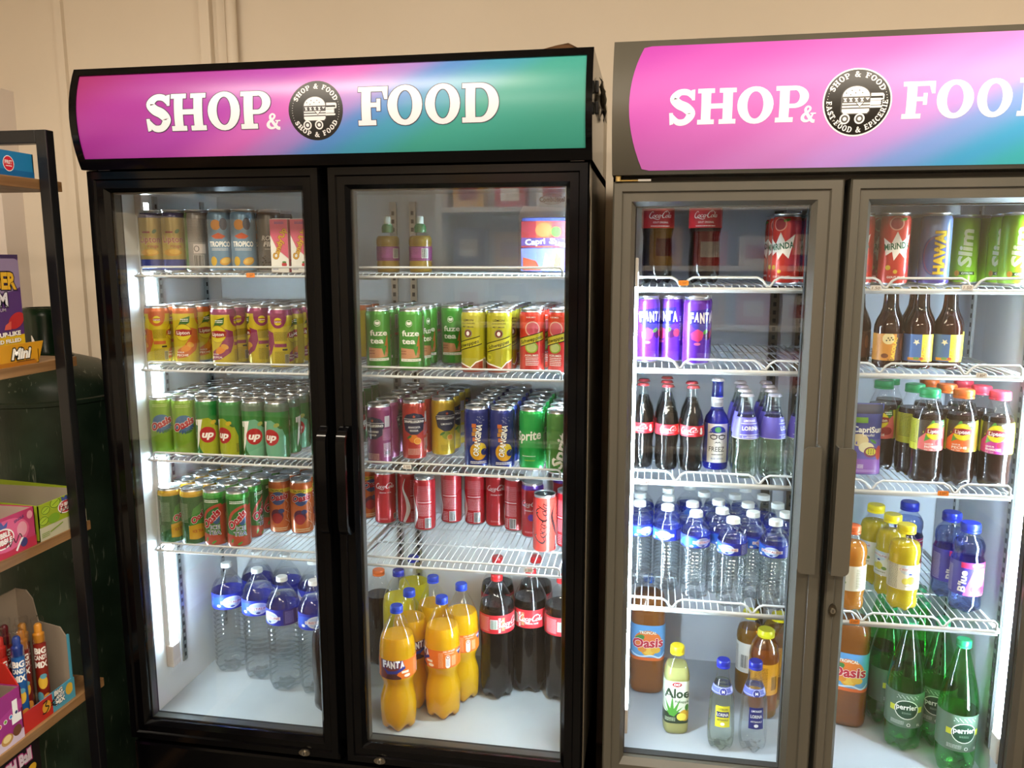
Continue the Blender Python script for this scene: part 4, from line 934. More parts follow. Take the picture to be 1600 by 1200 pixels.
def led(fr, x, y, z0, z1, side):
    s = 1 if side == 'l' else -1
    mb = MB(); mb.box(min(x, x+s*.012), max(x, x+s*.012), y-.014, y+.014, z0-.03, z1+.03, M('e6e8e8')); 
    for zz in (z0-.03, z1): mb.box(min(x, x+s*.02), max(x, x+s*.02), y-.017, y+.017, zz-.03, zz+.03, M('d8cfc8'), .003)
    h = mb.obj('led_strip', fr)
    mb = MB(); mb.box(min(x+s*.012, x+s*.02), max(x+s*.012, x+s*.02), y-.009, y+.009, z0, z1, LEDM); mb.obj('led_diffuser', h)
def eye_lock(fr, x, z, m, vertical=False):
    mb = MB(); A = []
    for j in range(20):
        a = 2*PI*j/20; u = math.cos(a)*.014; v = math.sin(a)*(.0075 if abs(math.cos(a)) < .98 else 0)*1.0
        A.append((x+(v if vertical else u), z+(u if vertical else v)))
    mb.prism(A, 'y', -.004, .001, m); mb.lathe([(.0055, 0), (.0055, .003), (.0001, .003)], M('a8a49a', 'm'), 18)
    mb.bm.verts.ensure_lookup_table()
    for v in mb.bm.verts[-54:]:
        c = v.co.copy(); v.co = Vector((x+c.x, -.004-c.z, z+c.y))
    mb.box(x-.0008, x+.0008, -.0075, -.0068, z-.003, z+.003, M('101010'))
    return mb.obj('lock', fr)

def make_black_fridge():
    K = tex_mat('black_gloss_plastic', '030304', '060607', .13, (3, 3, 3)); K.node_tree.nodes['Principled BSDF'].inputs['Specular IOR Level'].default_value = .22; KM = M('0b0b0c', 'k'); KW = M('101012', 'w')
    WI = M('e0e4e6', 'p'); FLI = tex_mat('white_liner_floor', '9ca2a4', 'acb2b4', .4, (5, 5, 5), (.2, .6))
    fr = thing('display_fridge', 'tall black two-door glass drinks fridge with pink to teal sign header', 'drinks fridge', (0, 0, 0))
    mb = MB(); x0, x1, y0, y1, z0, z1 = .0, 1.12, .05, .56, .06, 1.83
    mb.box(x0, x0+.018, y0, y1, z0, z1, KM); mb.box(x1-.018, x1, y0, y1, z0, z1+.19, STEEL); mb.box(x0, x1, y1-.03, y1, z0, z1, KM); mb.box(x0, x1, y0, y1, z1-.02, z1+.0, KM)
    mb.box(x0, x1, y0, y1, z0, .45, KM); mb.box(.545, .569, y0+.001, y0+.03, .45, z1-.02, KW)
    mb.box(x0, .024, y0+.001, .088, .45, z1, KW); mb.box(1.085, x1-.001, y0+.001, .088, .45, z1, KW); mb.box(x0, x1-.001, y0+.001, .088, .45, .476, KW); mb.box(x0, x1-.001, y0+.001, .088, 1.79, z1, KW)
    mb.box(.006, 1.114, .004, .05, .08, .443, K, .008)
    for k in range(9): mb.box(.08, 1.04, .0, .006, .12+k*.028, .128+k*.028, KW)
    mb.obj('cabinet', fr)
    mb = MB(); interior_walls(mb, .022, 1.087, .088, .515, .473, 1.80, WI, FLI); mb.obj('inner_liner', fr)
    for xx in (.545, .600): mb = MB(); rail(mb, xx-.009, xx+.009, .505, .515, .50, 1.78, RAILM, 0, 'y'); mb.obj('shelf_rail', fr)
    for yy in (.215, .43):
        mb = MB(); rail(mb, .022, .026, yy-.009, yy+.009, .55, 1.78, RAILM, .0266, 'x'); mb.obj('shelf_rail', fr)
        mb = MB(); rail(mb, 1.083, 1.087, yy-.009, yy+.009, .55, 1.78, RAILM, 1.0824, 'x'); mb.obj('shelf_rail', fr)
    led(fr, .022, .152, .63, 1.76, 'l'); led(fr, 1.087, .152, .63, 1.76, 'r')
    # doors
    for (a, b, wl, wr, hx) in ((.001, .5484, .0455, .0475, .532), (.5654, 1.119, .0455, .0476, .577)):
        mb = MB(); frame_loft(a, b, .452, 1.8205, wl, wr, .044, .047, DPROF, K, mb); d = mb.obj('door', fr, angle=20)
        mb = MB(); mb.box(a+wl-.004, b-wr+.004, .019, .0245, .496-.004, 1.7735+.004, PANE); mb.obj('glass_pane', d)
        mb = MB(); frame_loft(a+wl-.006, b-wr+.006, .49, 1.78, .009, .009, .009, .009, [(0, .028), (0, .047), (1, .047), (1, .028)], M('33332f', 'k'), mb); mb.obj('gasket', d)
        mb = MB(); o1 = [(0, 1.262), (-.012, 1.258), (-.026, 1.243), (-.030, 1.228), (-.030, 1.045), (-.026, 1.030), (-.012, 1.018), (0, 1.014)]; o2 = [(0, 1.026), (-.010, 1.030), (-.019, 1.040), (-.022, 1.05), (-.022, 1.225), (-.019, 1.236), (-.010, 1.248), (0, 1.252)]
        mb.prism(o1+o2, 'x', hx, hx+.021, K); mb.obj('handle', d, angle=40)
        l = eye_lock(d, .461 if a < .3 else .648, .4615+.003, M('8a8274', 'm'))
    # sign header
    zm, hh = 1.925, .106
    yc = lambda z: ycurve(z, zm, hh, -.010, .027)
    zs = [1.821 + (2.031-1.821)*i/16 for i in range(17)]
    mb = MB(); mb.prism([(yc(z), z) for z in zs] + [(.34, 2.031), (.34, 1.821)], 'x', .005, 1.125, K); hd = mb.obj('sign_header', fr, angle=25)
    mb = MB()
    def band(xa, xb, za, zb):
        n = 12; Z = [za+(zb-za)*i/n for i in range(n+1)]; mb.prism([(yc(z)-.0045, z) for z in Z] + [(yc(z)+.004, z) for z in reversed(Z)], 'x', xa, xb, K)
    band(.004, 1.125, 2.0165, 2.0315); band(.004, 1.125, 1.8205, 1.842); band(.004, .020, 1.8205, 2.0315); band(1.1125, 1.1255, 1.8205, 2.0315); mb.obj('header_frame', hd, angle=25)
    SG = gradient_mat('sign_print_dark', [(-.15, '86245c'), (.12, '8e2c88'), (.35, '963a9c'), (.50, 'b45aac'), (.60, '9470b8'), (.70, '4a7cbc'), (.79, '3c8aaa'), (.92, '389086'), (1.15, '34887a')], .03, .3)
    fn = lambda u, v, o: (u*.001, yc(v*.001) - .0012 - o*.001, v*.001)
    A = Art(); A.rect(19, 1841, 1114, 2018, SG); mb = MB(); A.wrap(mb, fn, 40, 6, off=0); mb.obj('sign_panel', hd, smooth=True)
    A = Art(); Wt = M('d4d4de'); DK = M('3a3a50')
    LET = [('S', 183, 241, 0), ('H', 242, 321, 0), ('O', 326, 398, 0), ('P', 399, 466, 0), ('F', 654, 716, 1), ('O', 716, 788, 1), ('O', 794, 865, 1), ('D', 869, 943, 1)]
    for ch, a, b, q in LET + [('&', 455, 486, 2)]:
        A = Art(); k = (b-a)/SERIF[ch][0]; h_ = 75 if q < 2 else 30
        if q < 2:
            for dx, dy in ((-1.3, -1.2), (1.3, -1.2), (-1.3, 1.2), (1.3, 1.2)): A.up(); serif(A, ch, lambda p: (a+dx+p[0]*k, 1894+dy+p[1]*h_), DK, up=False)
        A.up(); serif_fit(A, ch, a, b, 1894 if q < 2 else 1893, h_, Wt); mb = MB(); A.wrap(mb, fn, 0, 6, off=.3, eps=.1); mb.obj('sign_letter', hd)
    A = Art(); emblem(A, 563.5, 1927, 58.5, 'SHOP & FOOD', M('d6d6da'), M('141416'), M('3c3c42')); mb = MB(); A.wrap(mb, fn, 0, 6, off=.3, eps=.06); mb.obj('emblem', hd, smooth=True)
    for zz in (1.965, 1.925): mb = MB(); mb.box(1.1255, 1.133, .02, .032, zz-.012, zz+.012, KM, .002); mb.obj('rocker_switch', hd)
    for xx in (.03, 1.08):
        mb = MB(); mb.box(xx, xx+.028, .004, .03, 1.8205, 1.8215, RAILM); mb.lathe([(.004, 1.812), (.004, 1.822)], RAILM, 12, center=(xx+.01, .012)); mb.obj('hinge', fr)
    # maker's mark printed on the right door's glass
    A = Art(); k = M('4a3a34'); A.text('CombiSteel', 1042, 1748, 10, k, w=52, bold=.06); A.ring(1042, 1748, 23, 10.5, 22, 9.6, k, a0=.5, a1=PI-.5); A.ring(1042, 1748, 23, 10.5, 22, 9.6, k, a0=PI+.5, a1=2*PI-.5)
    mb = MB(); A.wrap(mb, lambda u, v, o: (u*.001, .0188-o*.0001, v*.001), 0, 0, off=.5, eps=.3); mb.obj('glass_print', fr)
    return fr

def make_grey_fridge():
    G = tex_mat('taupe_satin_plastic', '4a4840', '534f46', .36, (8, 8, 1.2), (.3, .7), 0, 4); GD = M('4c463c', 'k'); KW = M('1a1a1a', 'w')
    WI = M('cfd3dd', 'p'); FLI = tex_mat('grey_liner_floor', 'a0a4aa', 'b0b4ba', .4, (5, 5, 5), (.2, .6))
    fr = thing('display_fridge', 'tall taupe grey two-door glass drinks fridge with lit pink sign header', 'drinks fridge', (0, 0, 0))
    mb = MB(); x0, x1, y0, y1, z0, z1 = 1.164, 2.040, .05, .64, .06, 1.79
    mb.box(x0, x0+.018, y0, y1, z0, z1, G); mb.box(x1-.018, x1, y0, y1, z0, z1, G); mb.box(x0, x1, y1-.03, y1, z0, z1, G); mb.box(x0, x1, y0, y1, z1-.02, z1, G); mb.box(x0, x1, y0, y1, z0, .455, G)
    mb.box(1.598, 1.618, y0+.001, .075, .455, z1-.02, GD); mb.box(x0, 1.186, y0+.001, .075, .455, z1, M('c8ccd2')); mb.box(2.016, x1, y0+.001, .075, .455, z1, M('c8ccd2')); mb.box(x0, x1, y0+.001, .075, .455, .472, M('c8ccd2')); mb.box(x0, x1, y0+.001, .075, 1.76, z1, GD)
    mb.box(1.17, 2.034, .004, .05, .08, .47, G, .008); mb.obj('cabinet', fr)
    mb = MB(); interior_walls(mb, 1.186, 2.018, .075, .60, .472, 1.775, WI, FLI); mb.obj('inner_liner', fr)
    DR = M('6f6a60', 'm')
    for xx in (1.572, 1.640): mb = MB(); rail(mb, xx-.011, xx+.011, .588, .60, .50, 1.75, DR, 0, 'y'); mb.obj('shelf_rail', fr)
    mb = MB(); mb.box(1.592, 1.622, .592, .60, .48, 1.76, M('c4c6cc')); mb.obj('centre_cover_strip', fr)
    for yy in (.16, .46):
        mb = MB(); rail(mb, 2.012, 2.018, yy-.01, yy+.01, .55, 1.75, RAILM, 2.0114, 'x'); mb.obj('shelf_rail', fr)
        mb = MB(); rail(mb, 1.186, 1.192, yy-.01, yy+.01, .55, 1.75, RAILM, 1.1926, 'x'); mb.obj('shelf_rail', fr)
    mb = MB(); mb.box(1.186, 1.2, .052, .088, .56, 1.70, M('d8dce0')); mb.obj('strip_mount', fr); led(fr, 1.199, .070, .62, 1.60, 'l'); led(fr, 2.018, .092, .62, 1.72, 'r')
    for (a, b, wl, wr, hx, s) in ((1.166, 1.603, .045, .056, 1.585, -1), (1.6145, 2.038, .0415, .046, 1.616, 1)):
        mb = MB(); frame_loft(a, b, .458, 1.779, wl, wr, .071, .0475, DPROF, G, mb); d = mb.obj('door', fr, angle=20)
        mb = MB(); mb.box(a+wl-.004, b-wr+.004, .019, .0245, .525, 1.7355, PANE); mb.obj('glass_pane', d)
        mb = MB(); frame_loft(a+wl-.005, b-wr+.005, .525, 1.736, .007, .007, .007, .007, [(0, .028), (0, .047), (1, .047), (1, .028)], KW, mb); mb.obj('gasket', d)
        mb = MB(); xa, xb = (hx-.034, hx) if s < 0 else (hx, hx+.034) ; za, zb, r = 1.000, 1.262, .012
        if s < 0: out = [(xb, za), (xb, zb)] + [(xa+r-r*math.sin(t), zb-r+r*math.cos(t)) for t in [PI/2*i/5 for i in range(6)]] + [(xa+r-r*math.cos(t), za+r-r*math.sin(t)) for t in [PI/2*i/5 for i in range(6)]]
        else: out = [(xa, za), (xa, zb)] + [(xb-r+r*math.sin(t), zb-r+r*math.cos(t)) for t in [PI/2*i/5 for i in range(6)]] + [(xb-r+r*math.cos(t), za+r-r*math.sin(t)) for t in [PI/2*i/5 for i in range(6)]]
        mb.prism(out, 'y', -.030, -.0265, G); xr = xb-.003 if s < 0 else xa; mb.box(xr, xr+.003, -.029, .002, za, zb, G); mb.obj('handle', d, angle=30)
    eye_lock(fr, 1.622+.008, .915, M('5f5a4e', 'm'), True)
    zm, hh = 1.914, .128
    yc = lambda z: ycurve(z, zm, hh, -.012, .05)
    zs = [1.790 + (2.038-1.790)*i/18 for i in range(19)]
    mb = MB(); mb.prism([(yc(z), z) for z in zs] + [(.34, 2.038), (.34, 1.790)], 'x', 1.1645, 2.040, G); hd = mb.obj('sign_header', fr, angle=25)
    SG = gradient_mat('sign_print_lit', [(1.05, 'a83a9c'), (1.25, 'b44ca6'), (1.50, 'bc62b2'), (1.68, 'c47cc4'), (1.80, 'bc8cd6'), (1.92, '7a9cdc'), (2.02, '46a4d4'), (2.12, '3fb0b8'), (2.3, '3fa88c')], SIGN_GLOW, .5)
    fn = lambda u, v, o: (u*.001, yc(v*.001) - .0006 - o*.001, v*.001)
    A = Art(); lft = [(1196+26*((v-1911)/112.0)**2, v) for v in [2022-222*i/14 for i in range(15)]]; lft = [(lft[0][0]+14, 2025)] + lft + [(lft[-1][0]+14, 1797)]
    rgt = [(3206-u, v) for u, v in reversed(lft)]; A.poly(lft + rgt, SG); mb = MB(); A.wrap(mb, fn, 40, 6, off=0); mb.obj('sign_panel', hd, smooth=True)
    A = Art(); Wt = emis('lit_white_print', 'f6f2e6', .22)
    LET = [('S', 1269, 1318), ('H', 1322, 1391), ('O', 1393, 1457), ('P', 1461, 1518), ('F', 1678, 1731), ('O', 1734, 1795), ('O', 1800, 1857), ('D', 1867, 1930)]
    for ch, a, b in LET + [('&', 1506, 1532)]: A = Art(); serif_fit(A, ch, a, b, 1875, 63 if ch != '&' else 27, Wt); mb = MB(); A.wrap(mb, fn, 0, 6, off=.3, eps=.1); mb.obj('sign_letter', hd)
    A = Art(); emblem(A, 1601, 1907, 59, 'FAST-FOOD & EPICERIE', Wt, M('16130f'), M('5a5a5a'), rim=True); mb = MB(); A.wrap(mb, fn, 0, 6, off=.3, eps=.06); mb.obj('emblem', hd, smooth=True)
    mb = MB(); mb.box(1.18, 1.215, .0, .02, 1.7795, 1.782, M('b8a060', 'm')); mb.lathe([(.006, 1.779), (.006, 1.789)], M('c8b078', 'm'), 14, center=(1.176, .0)); mb.box(1.215, 1.24, .0, .02, 1.779, 1.783, WHITE); mb.obj('hinge', fr)
    return fr

# ------------------------------------------------------------------ shelves
WIRE = M('d6dadc', 'k')
def wire_shelf(x0, x1, y0, y1, z, style, label, group):
    t = thing('wire_shelf', label, 'wire shelf', (x0, y0, z), 0, group)
    L, D = x1-x0, y1-y0; mb = MB(); r = .0013; n = round((L-.016)/.0155)
    for k in range(n+1):
        x = .008 + (L-.016)*k/n
        mb.tube([(x, D, -r), (x, .012, -r), (x, .003, -.004), (x, 0, -.009)], r, WIRE, 5)
    for yy in (D, D*.66, D*.36): mb.tube([(0, yy, -.0045), (L, yy, -.0045)], .0024, WIRE, 6)
    mb.obj('wire_grid', t, smooth=True)
    mb = MB()
    if style == 'black':
        mb.tube([(.0, D, -.009), (0, .012, -.009), (.003, .003, -.009), (.012, 0, -.009), (L-.012, 0, -.009), (L-.003, .003, -.009), (L, .012, -.009), (L, D, -.009)], .0032, WIRE, 7)
        mb.tube([(.02, .001, -.008), (.02, -.001, .006), (.024, -.002, .0115), (.03, -.002, .0125), (L-.03, -.002, .0125), (L-.024, -.002, .0115), (L-.02, -.001, .006), (L-.02, .001, -.008)], .0026, WIRE, 7)
    else:
        mb.tube([(.0, D, -.009), (0, .012, -.009), (.003, .003, -.009), (.012, 0, -.009), (L-.012, 0, -.009), (L-.003, .003, -.009), (L, .012, -.009), (L, D, -.009)], .0036, WIRE, 7)
        mb.box(.006, L-.006, -.002, .001, -.016, -.005, WIRE)
        P = [(.008, .001, -.008), (.009, -.001, .010), (.014, -.002, .0155)]
        for c in (L*.265, L*.70): P += [(c-.022, -.002, .0155), (c-.012, -.002, .010), (c-.003, -.001, -.003), (c+.003, -.001, -.003), (c+.012, -.002, .010), (c+.022, -.002, .0155)]
        P += [(L-.014, -.002, .0155), (L-.009, -.001, .010), (L-.008, .001, -.008)]; mb.tube(P, .0026, WIRE, 7)
    mb.obj('front_rail', t, smooth=True)
    for xx in (.003, L-.003): mb = MB(); mb.tube([(xx, D, -.012), (xx, D*.5, -.018), (xx, .03, -.011)], .0024, RAILM, 6); mb.obj('bracket', t, smooth=True)
    return t
BF = make_black_fridge(); GF = make_grey_fridge()
ZB = [1.596, 1.370, 1.146, .914]; ZG = [1.574, 1.402, 1.156, .864]; FLB, FLG = .4735, .4725
ORD = ['top', 'second', 'third', 'lowest']
for i, z in enumerate(ZB):
    wire_shelf(.032, .553, .100, .495, z, 'black', '%s white wire shelf behind the left door of the black fridge' % ORD[i], 'wire shelves in the black fridge')
    wire_shelf(.562, 1.076, .100, .495, z, 'black', '%s white wire shelf behind the right door of the black fridge' % ORD[i], 'wire shelves in the black fridge')
for i, z in enumerate(ZG):
    wire_shelf(1.204, 1.603, .082, .56, z, 'grey', '%s white wire shelf behind the left door of the grey fridge' % ORD[i], 'wire shelves in the grey fridge')
    wire_shelf(1.610, 1.985, .082, .56, z, 'grey', '%s white wire shelf behind the right door of the grey fridge' % ORD[i], 'wire shelves in the grey fridge')
# ------------------------------------------------------------------ putting the drinks on the shelves
def scaled(spec, s, sz=None):
    d = dict(spec); sz = sz or s; d['prof'] = [(r*s, z*sz) for r, z in spec['prof']]; d['level'] = spec['level']*sz
    return d
SHELF = []
def put(r, x, y, fn): SHELF.append([r, x, y, fn])
def flush(z, xa, xb, ya, yb):
    """nudges neighbours apart so that nothing overlaps, then builds them"""
    S_ = SHELF[:]; SHELF.clear()
    for it in range(400):
        for i in range(len(S_)):
            for j in range(i+1, len(S_)):
                a, b = S_[i], S_[j]; dx, dy = b[1]-a[1], b[2]-a[2]; d = math.hypot(dx, dy) or 1e-4; m = a[0]+b[0]+.0008
                if d < m:
                    k = (m-d)/2/d; a[1] -= dx*k; b[1] += dx*k; a[2] -= dy*k; b[2] += dy*k
        for a in S_:
            a[1] = min(max(a[1], xa+a[0]), xb-a[0]); a[2] = min(max(a[2], ya+a[0]), yb-a[0])
    for a in S_: a[3](a[1], a[2], z)
COLN = ['leftmost', 'second', 'third', 'fourth', 'fifth', 'sixth']; ROWN = ['front', 'second', 'third', 'fourth', 'fifth', 'sixth', 'seventh', 'eighth']
RR = random.Random(11)
def cans(desc, place, group, cols, r=.0294, dy=.0594):
    """cols: (kind, x, y front, how many deep, turn of the front can, description or None)"""
    for c, (kind, x, y, n, rz, d2) in enumerate(cols):
        for k in range(n):
            a = rz if k == 0 else rz + RR.uniform(-1.2, 1.2)
            lb = '%s, %s row, %s column, %s' % (d2 or desc, ROWN[k], COLN[c], place) if len([q for q in cols if (q[5] or desc) == (d2 or desc)]) > 1 else '%s, %s row, %s' % (d2 or desc, ROWN[k], place)
            put(r, x + RR.uniform(-.001, .001), y + k*dy, lambda X, Y, Z, kind=kind, a=a, lb=lb: can(kind, X, Y, Z, a, lb, group))
def bot(key, name_, cat, x, y, rz, lb, group, r=None, spec=None, pk=None):
    sp = spec or SP[key]; R = r or (max(q[0] for q in sp['prof'])*(1.06 if key in ('oasis_large', 'aloe') else 1)*.001 + .001)
    put(R, x, y, lambda X, Y, Z: bottle(pk or key, name_, cat, sp, X, Y, Z, rz, lb, group))
XL, XR, XW = (.024, 1.085, 0), (1.19, 2.012, 0), 0
S1, S2, S3, S4 = ('top shelf, black fridge', 'second shelf, black fridge', 'third shelf, black fridge', 'lowest shelf, black fridge')
# ---- black fridge, top shelf
g = 'cans on the top shelf of the black fridge'
cans('gold and blue iced tea can', S1, g, [('lipton_gold', .056, .150, 3, .35, None), ('lipton_gold', .117, .150, 3, .35, None)])
cans('grey backed can with green stripe', S1, g, [('grey_back', .171, .150, 2, .45, None)])
cans('light blue orange drink can', S1, g, [('tropico', .232, .150, 3, .42, None), ('tropico', .293, .150, 3, .42, None)])
cans('dark grey orange drink can', S1, g, [('rosso', .345, .170, 2, .5, None)])
def carton(x, y, z, rz, lb):
    def build(o):
        mb = MB(); w_, d_, h_ = .021, .019, .122; mb.box(-w_, w_, -d_, d_, 0, h_, M('e8e0dc'), .0012)
        A = Art(); pk = M('d8607e'); A.poly([(-20.5, 1), (20.5, 1), (20.5, 30), (-6, 52), (-20.5, 84)], W_); A.poly([(-20.5, 121), (20.5, 121), (20.5, 32), (-6, 54), (-20.5, 86)], pk); A.text("Candy'Up", 0, 66, 13, M('d8a82c'), w=74, rot=1.25, bold=.08, out=M('8a2a2c'), ow=.08); A.ell(10, 18, 6, 6, M('c02838')); A.ell(10, 24, 5, 2, M('3a8a3a')); A.fine(-18, 6, 14, 8, M('3a4a9a'), 3); A.fine(-10, 110, 22, 6, M('3a4a9a'), 2)
        A.wrap(mb, lambda u, v, q: (u*.001, -d_-q*.001, v*.001), 0, off=.15, eps=.05)
        B = Art(); B.rect(-18.5, 1, 18.5, 121, pk); B.fine(-14, 30, 26, 60, W_, 18); B.bars(-8, 8, 16, 16, M('222222'), W_); B.wrap(mb, lambda u, v, q: (w_+q*.001, u*.001, v*.001), 0, off=.15, eps=.05)
        mb.obj('carton_body', o); mb = MB(); mb.box(-.021, .021, -.002, .002, .122, .124, M('e8e0dc')); mb.obj('top_seam', o)
    return instance('carton', build, 'milk_carton', lb, 'drink carton', 'pink milkshake cartons on the top shelf', (x, y, z), rz)
for k, (x, y, rz, lb) in enumerate(((.397, .132, .10, 'pink strawberry milkshake carton, front row, beside the dark can'), (.446, .134, .06, 'pink strawberry milkshake carton, front row, by the door post'), (.400, .176, .05, 'pink milkshake carton behind the front one beside the dark can'), (.449, .178, .08, 'pink milkshake carton behind the front one by the door post'))):
    carton(x, y, ZB[0], rz, lb)
for k, (x, y, rz, lb) in enumerate(((.634, .19, .5, 'green capped apple juice bottle, leftmost on the top shelf'), (.713, .19, .1, 'green capped apple juice bottle, right one of the top shelf pair'))):
    bot('fruit_shoot', 'juice_bottle', 'juice bottle', x, y, rz, lb, 'green capped juice bottles on the top shelf')
flush(ZB[0], .024, 1.085, .112, .50)
# pouch multipack in clear film
def pouch_pack():
    t = thing('pouch_multipack', 'film wrapped multipack of red and blue fruit drink pouches, top shelf right', 'drink multipack', (.995, .27, ZB[0]+.001), .12)
    mb = MB(); mb.box(-.055, .055, -.055, .055, 0, .125, M('3f4f9a'), .01)
    A = Art(); A.rect(-54, 56, -20, 116, M('8a2430')); A.rect(-20, 56, 16, 116, M('b04a34')); A.rect(16, 56, 54, 116, M('a82a34')); A.ell(-2, 96, 20, 16, M('c86a3a')); A.ell(26, 92, 12, 12, M('4a6a2a')); A.rect(-54, 60, 54, 78, M('4a3a78')); A.text('Capri', -22, 70, 13, W_, w=46, bold=.05, rot=.08); A.text('Sun', 30, 68, 13, W_, w=38, bold=.05, rot=-.25)
    A.rect(-54, 2, 54, 54, M('6a78b8')); A.poly([(-50, 4), (-50, 34), (-20, 26), (-8, 4)], M('b04a30')); A.poly([(-6, 4), (2, 44), (16, 20), (10, 4)], W_); A.poly([(20, 4), (26, 48), (40, 30), (34, 4)], M('d8b83a')); A.rect(42, 2, 54, 54, M('5a4ab8'))
    A.wrap(mb, lambda u, v, q: (u*.001, -.0553-q*.001, v*.001), 0, off=.2, eps=.06); mb.obj('pouch_block', t)
    mb = MB(); P = [(-.060, 0), (-.060, .128), (-.05, .150), (.055, .145), (.060, .128), (.060, 0)]; mb.prism(P, 'y', -.060, .060, FILM); mb.obj('film_wrap', t)
pouch_pack()
# ---- second shelf
g = 'cans on the second shelf of the black fridge'
cans('yellow iced tea can with orange top', S2, g, [('lipton_peach', .055, .148, 6, -1.05, None), ('lipton_peach', .117, .165, 6, .45, None), ('lipton_peach', .176, .27, 4, 2.2, None)])
cans('yellow iced tea can with purple top', S2, g, [('lipton_tropical', .233, .142, 6, .1, None), ('lipton_tropical', .296, .20, 5, -.9, None), ('lipton_tropical', .380, .140, 6, -1.35, None), ('lipton_tropical', .44, .35, 2, 1, None)])
cans('brown and yellow iced tea can', S2, g, [('lipton_peach', .500, .36, 2, 2, None)])
cans('green iced tea can with peach label', S2, g, [('fuze_tea', .622, .140, 5, .25, None), ('fuze_tea', .702, .140, 4, .12, None), ('fuze_tea', .765, .28, 3, .05, None)])
cans('yellow green lemon tonic can', S2, g, [('schweppes_lemon', .850, .138, 6, -.35, None), ('schweppes_lemon', .911, .136, 6, .05, None)])
cans('red citrus tonic can', S2, g, [('schweppes_citrus', .982, .165, 5, .0, None), ('schweppes_citrus', 1.046, .165, 5, -.45, None)])
flush(ZB[1], .024, 1.085, .106, .50)
# ---- third shelf
g = 'cans on the third shelf of the black fridge'
cans('green apple drink can with blue splash', S3, g, [('oasis_green', .056, .140, 6, .42, None), ('oasis_green', .117, .140, 6, .40, None)])
cans('green and yellow lemon soda can', S3, g, [('sevenup_lemon', .177, .140, 6, .36, None), ('sevenup_lemon', .239, .140, 6, -.35, None)])
cans('green and mint soda can', S3, g, [('sevenup_mojito', .300, .140, 6, .34, None), ('sevenup_mojito', .362, .138, 6, -.25, None)])
cans('dark green soda can', S3, g, [('sevenup_cherry', .422, .27, 4, .5, None), ('sevenup_cherry', .484, .27, 4, .5, None)])
cans('purple pomegranate soda can', S3, g, [('pellegrino_pomegranate', .620, .138, 6, -.25, None)])
cans('red blood orange soda can', S3, g, [('pellegrino_red', .686, .20, 5, .28, None)])
cans('yellow lemon soda can with navy badge', S3, g, [('pellegrino_lemon', .747, .25, 4, .6, None)])
cans('navy blue orange soda can', S3, g, [('orangina', .853, .150, 6, .22, None), ('orangina', .914, .150, 6, .22, None)])
cans('bright green lemon lime can', S3, g, [('sprite', .982, .150, 5, -.1, None)])
cans('olive green lemon lime can', S3, g, [('sprite_zero', 1.048, .128, 5, .1, None)])
flush(ZB[2], .024, 1.085, .100, .50)
# ---- lowest shelf
g = 'cans on the lowest shelf of the black fridge'
cans('dark green lemon iced tea can', S4, g, [('oasis_lemon_tea', .056, .148, 5, .35, None), ('oasis_lemon_tea', .118, .148, 5, -.05, None)], dy=.066)
cans('red and green peach iced tea can', S4, g, [('oasis_peach_tea', .177, .150, 5, .15, None), ('oasis_peach_tea', .239, .150, 5, .40, None)], dy=.066)
cans('orange tropical drink can', S4, g, [('oasis_tropical', .292, .27, 3, .30, None), ('oasis_tropical', .354, .27, 3, .42, None), ('oasis_tropical', .416, .35, 2, .4, None), ('oasis_tropical', .480, .42, 1, .9, None)], dy=.063)
for kind, x, y, rz, lb in (('cola', .545, .385, .25, 'red cola can, leftmost of the cola row'), ('cola_back', .605, .40, 1.2, 'red cola can turned to its side, second of the cola row'), ('cola_back', .666, .350, .3, 'red cola can with a white wave, standing forward'),
    ('cola_back', .722, .42, .05, 'red cola can showing its barcode, right of the white wave can'), ('cola_back', .789, .42, .1, 'red cola can showing its barcode, middle of the cola row'), ('cola', .848, .415, .12, 'red cola can with white script, right of the barcode pair'),
    ('cola_back', .905, .385, -.35, 'red cola can with small print side forward'), ('cola_cherry', .957, .345, -.1, 'red and purple cherry cola can'), ('cola_zero', 1.002, .245, .15, 'bright red cola can with black script, nearest the glass'), ('cola_back', 1.056, .285, -.3, 'red cola can at the far right edge of the lowest shelf'), ('cola_cherry', 1.03, .42, .6, 'purple topped cola can behind the black script can')):
    put(.0294, x, y, lambda X, Y, Z, kind=kind, rz=rz, lb=lb: can(kind, X, Y, Z, rz, lb, 'red cola cans on the lowest shelf'))
flush(ZB[3], .024, 1.085, .108, .50)
# ---- black fridge floor
WN = ['clear large water bottle %s, black fridge floor' % s for s in ('nearest the inner left wall', 'second from the left wall, front row', 'third from the left wall, front row', 'fourth from the left, beside the tea bottle', 'behind the leftmost one', 'behind the second one', 'behind the third one', 'in the back right of the water group')]
for (x, y, rz), lb in zip(((.090, .338, .75), (.193, .315, .45), (.287, .272, -.45), (.383, .262, .5), (.13, .435, 1), (.225, .425, 2.4), (.32, .40, 2), (.415, .38, .6)), WN):
    bot('water_large', 'water_bottle', 'water bottle', x, y, rz, lb, 'large water bottles on the black fridge floor')
bot('lipton_floor', 'iced_tea_bottle', 'iced tea bottle', .448, .185, -.2, 'dark iced tea bottle half hidden by the left door frame', None, spec=SP['lipton_floor'])
for (x, y, rz), lb in zip(((.652, .125, .25), (.655, .232, .9), (.748, .205, -1.0), (.700, .325, .4), (.782, .300, -.95)), ('nearest the glass, logo turned forward', 'behind the front one, logo turned away', 'at the centre of the orange group', 'in the back of the group, between two others', 'rightmost, beside the dark cola')):
    bot('fanta', 'soda_bottle', 'soda bottle', x, y, rz, 'orange soda bottle with blue cap, ' + lb, 'orange soda bottles on the black fridge floor')
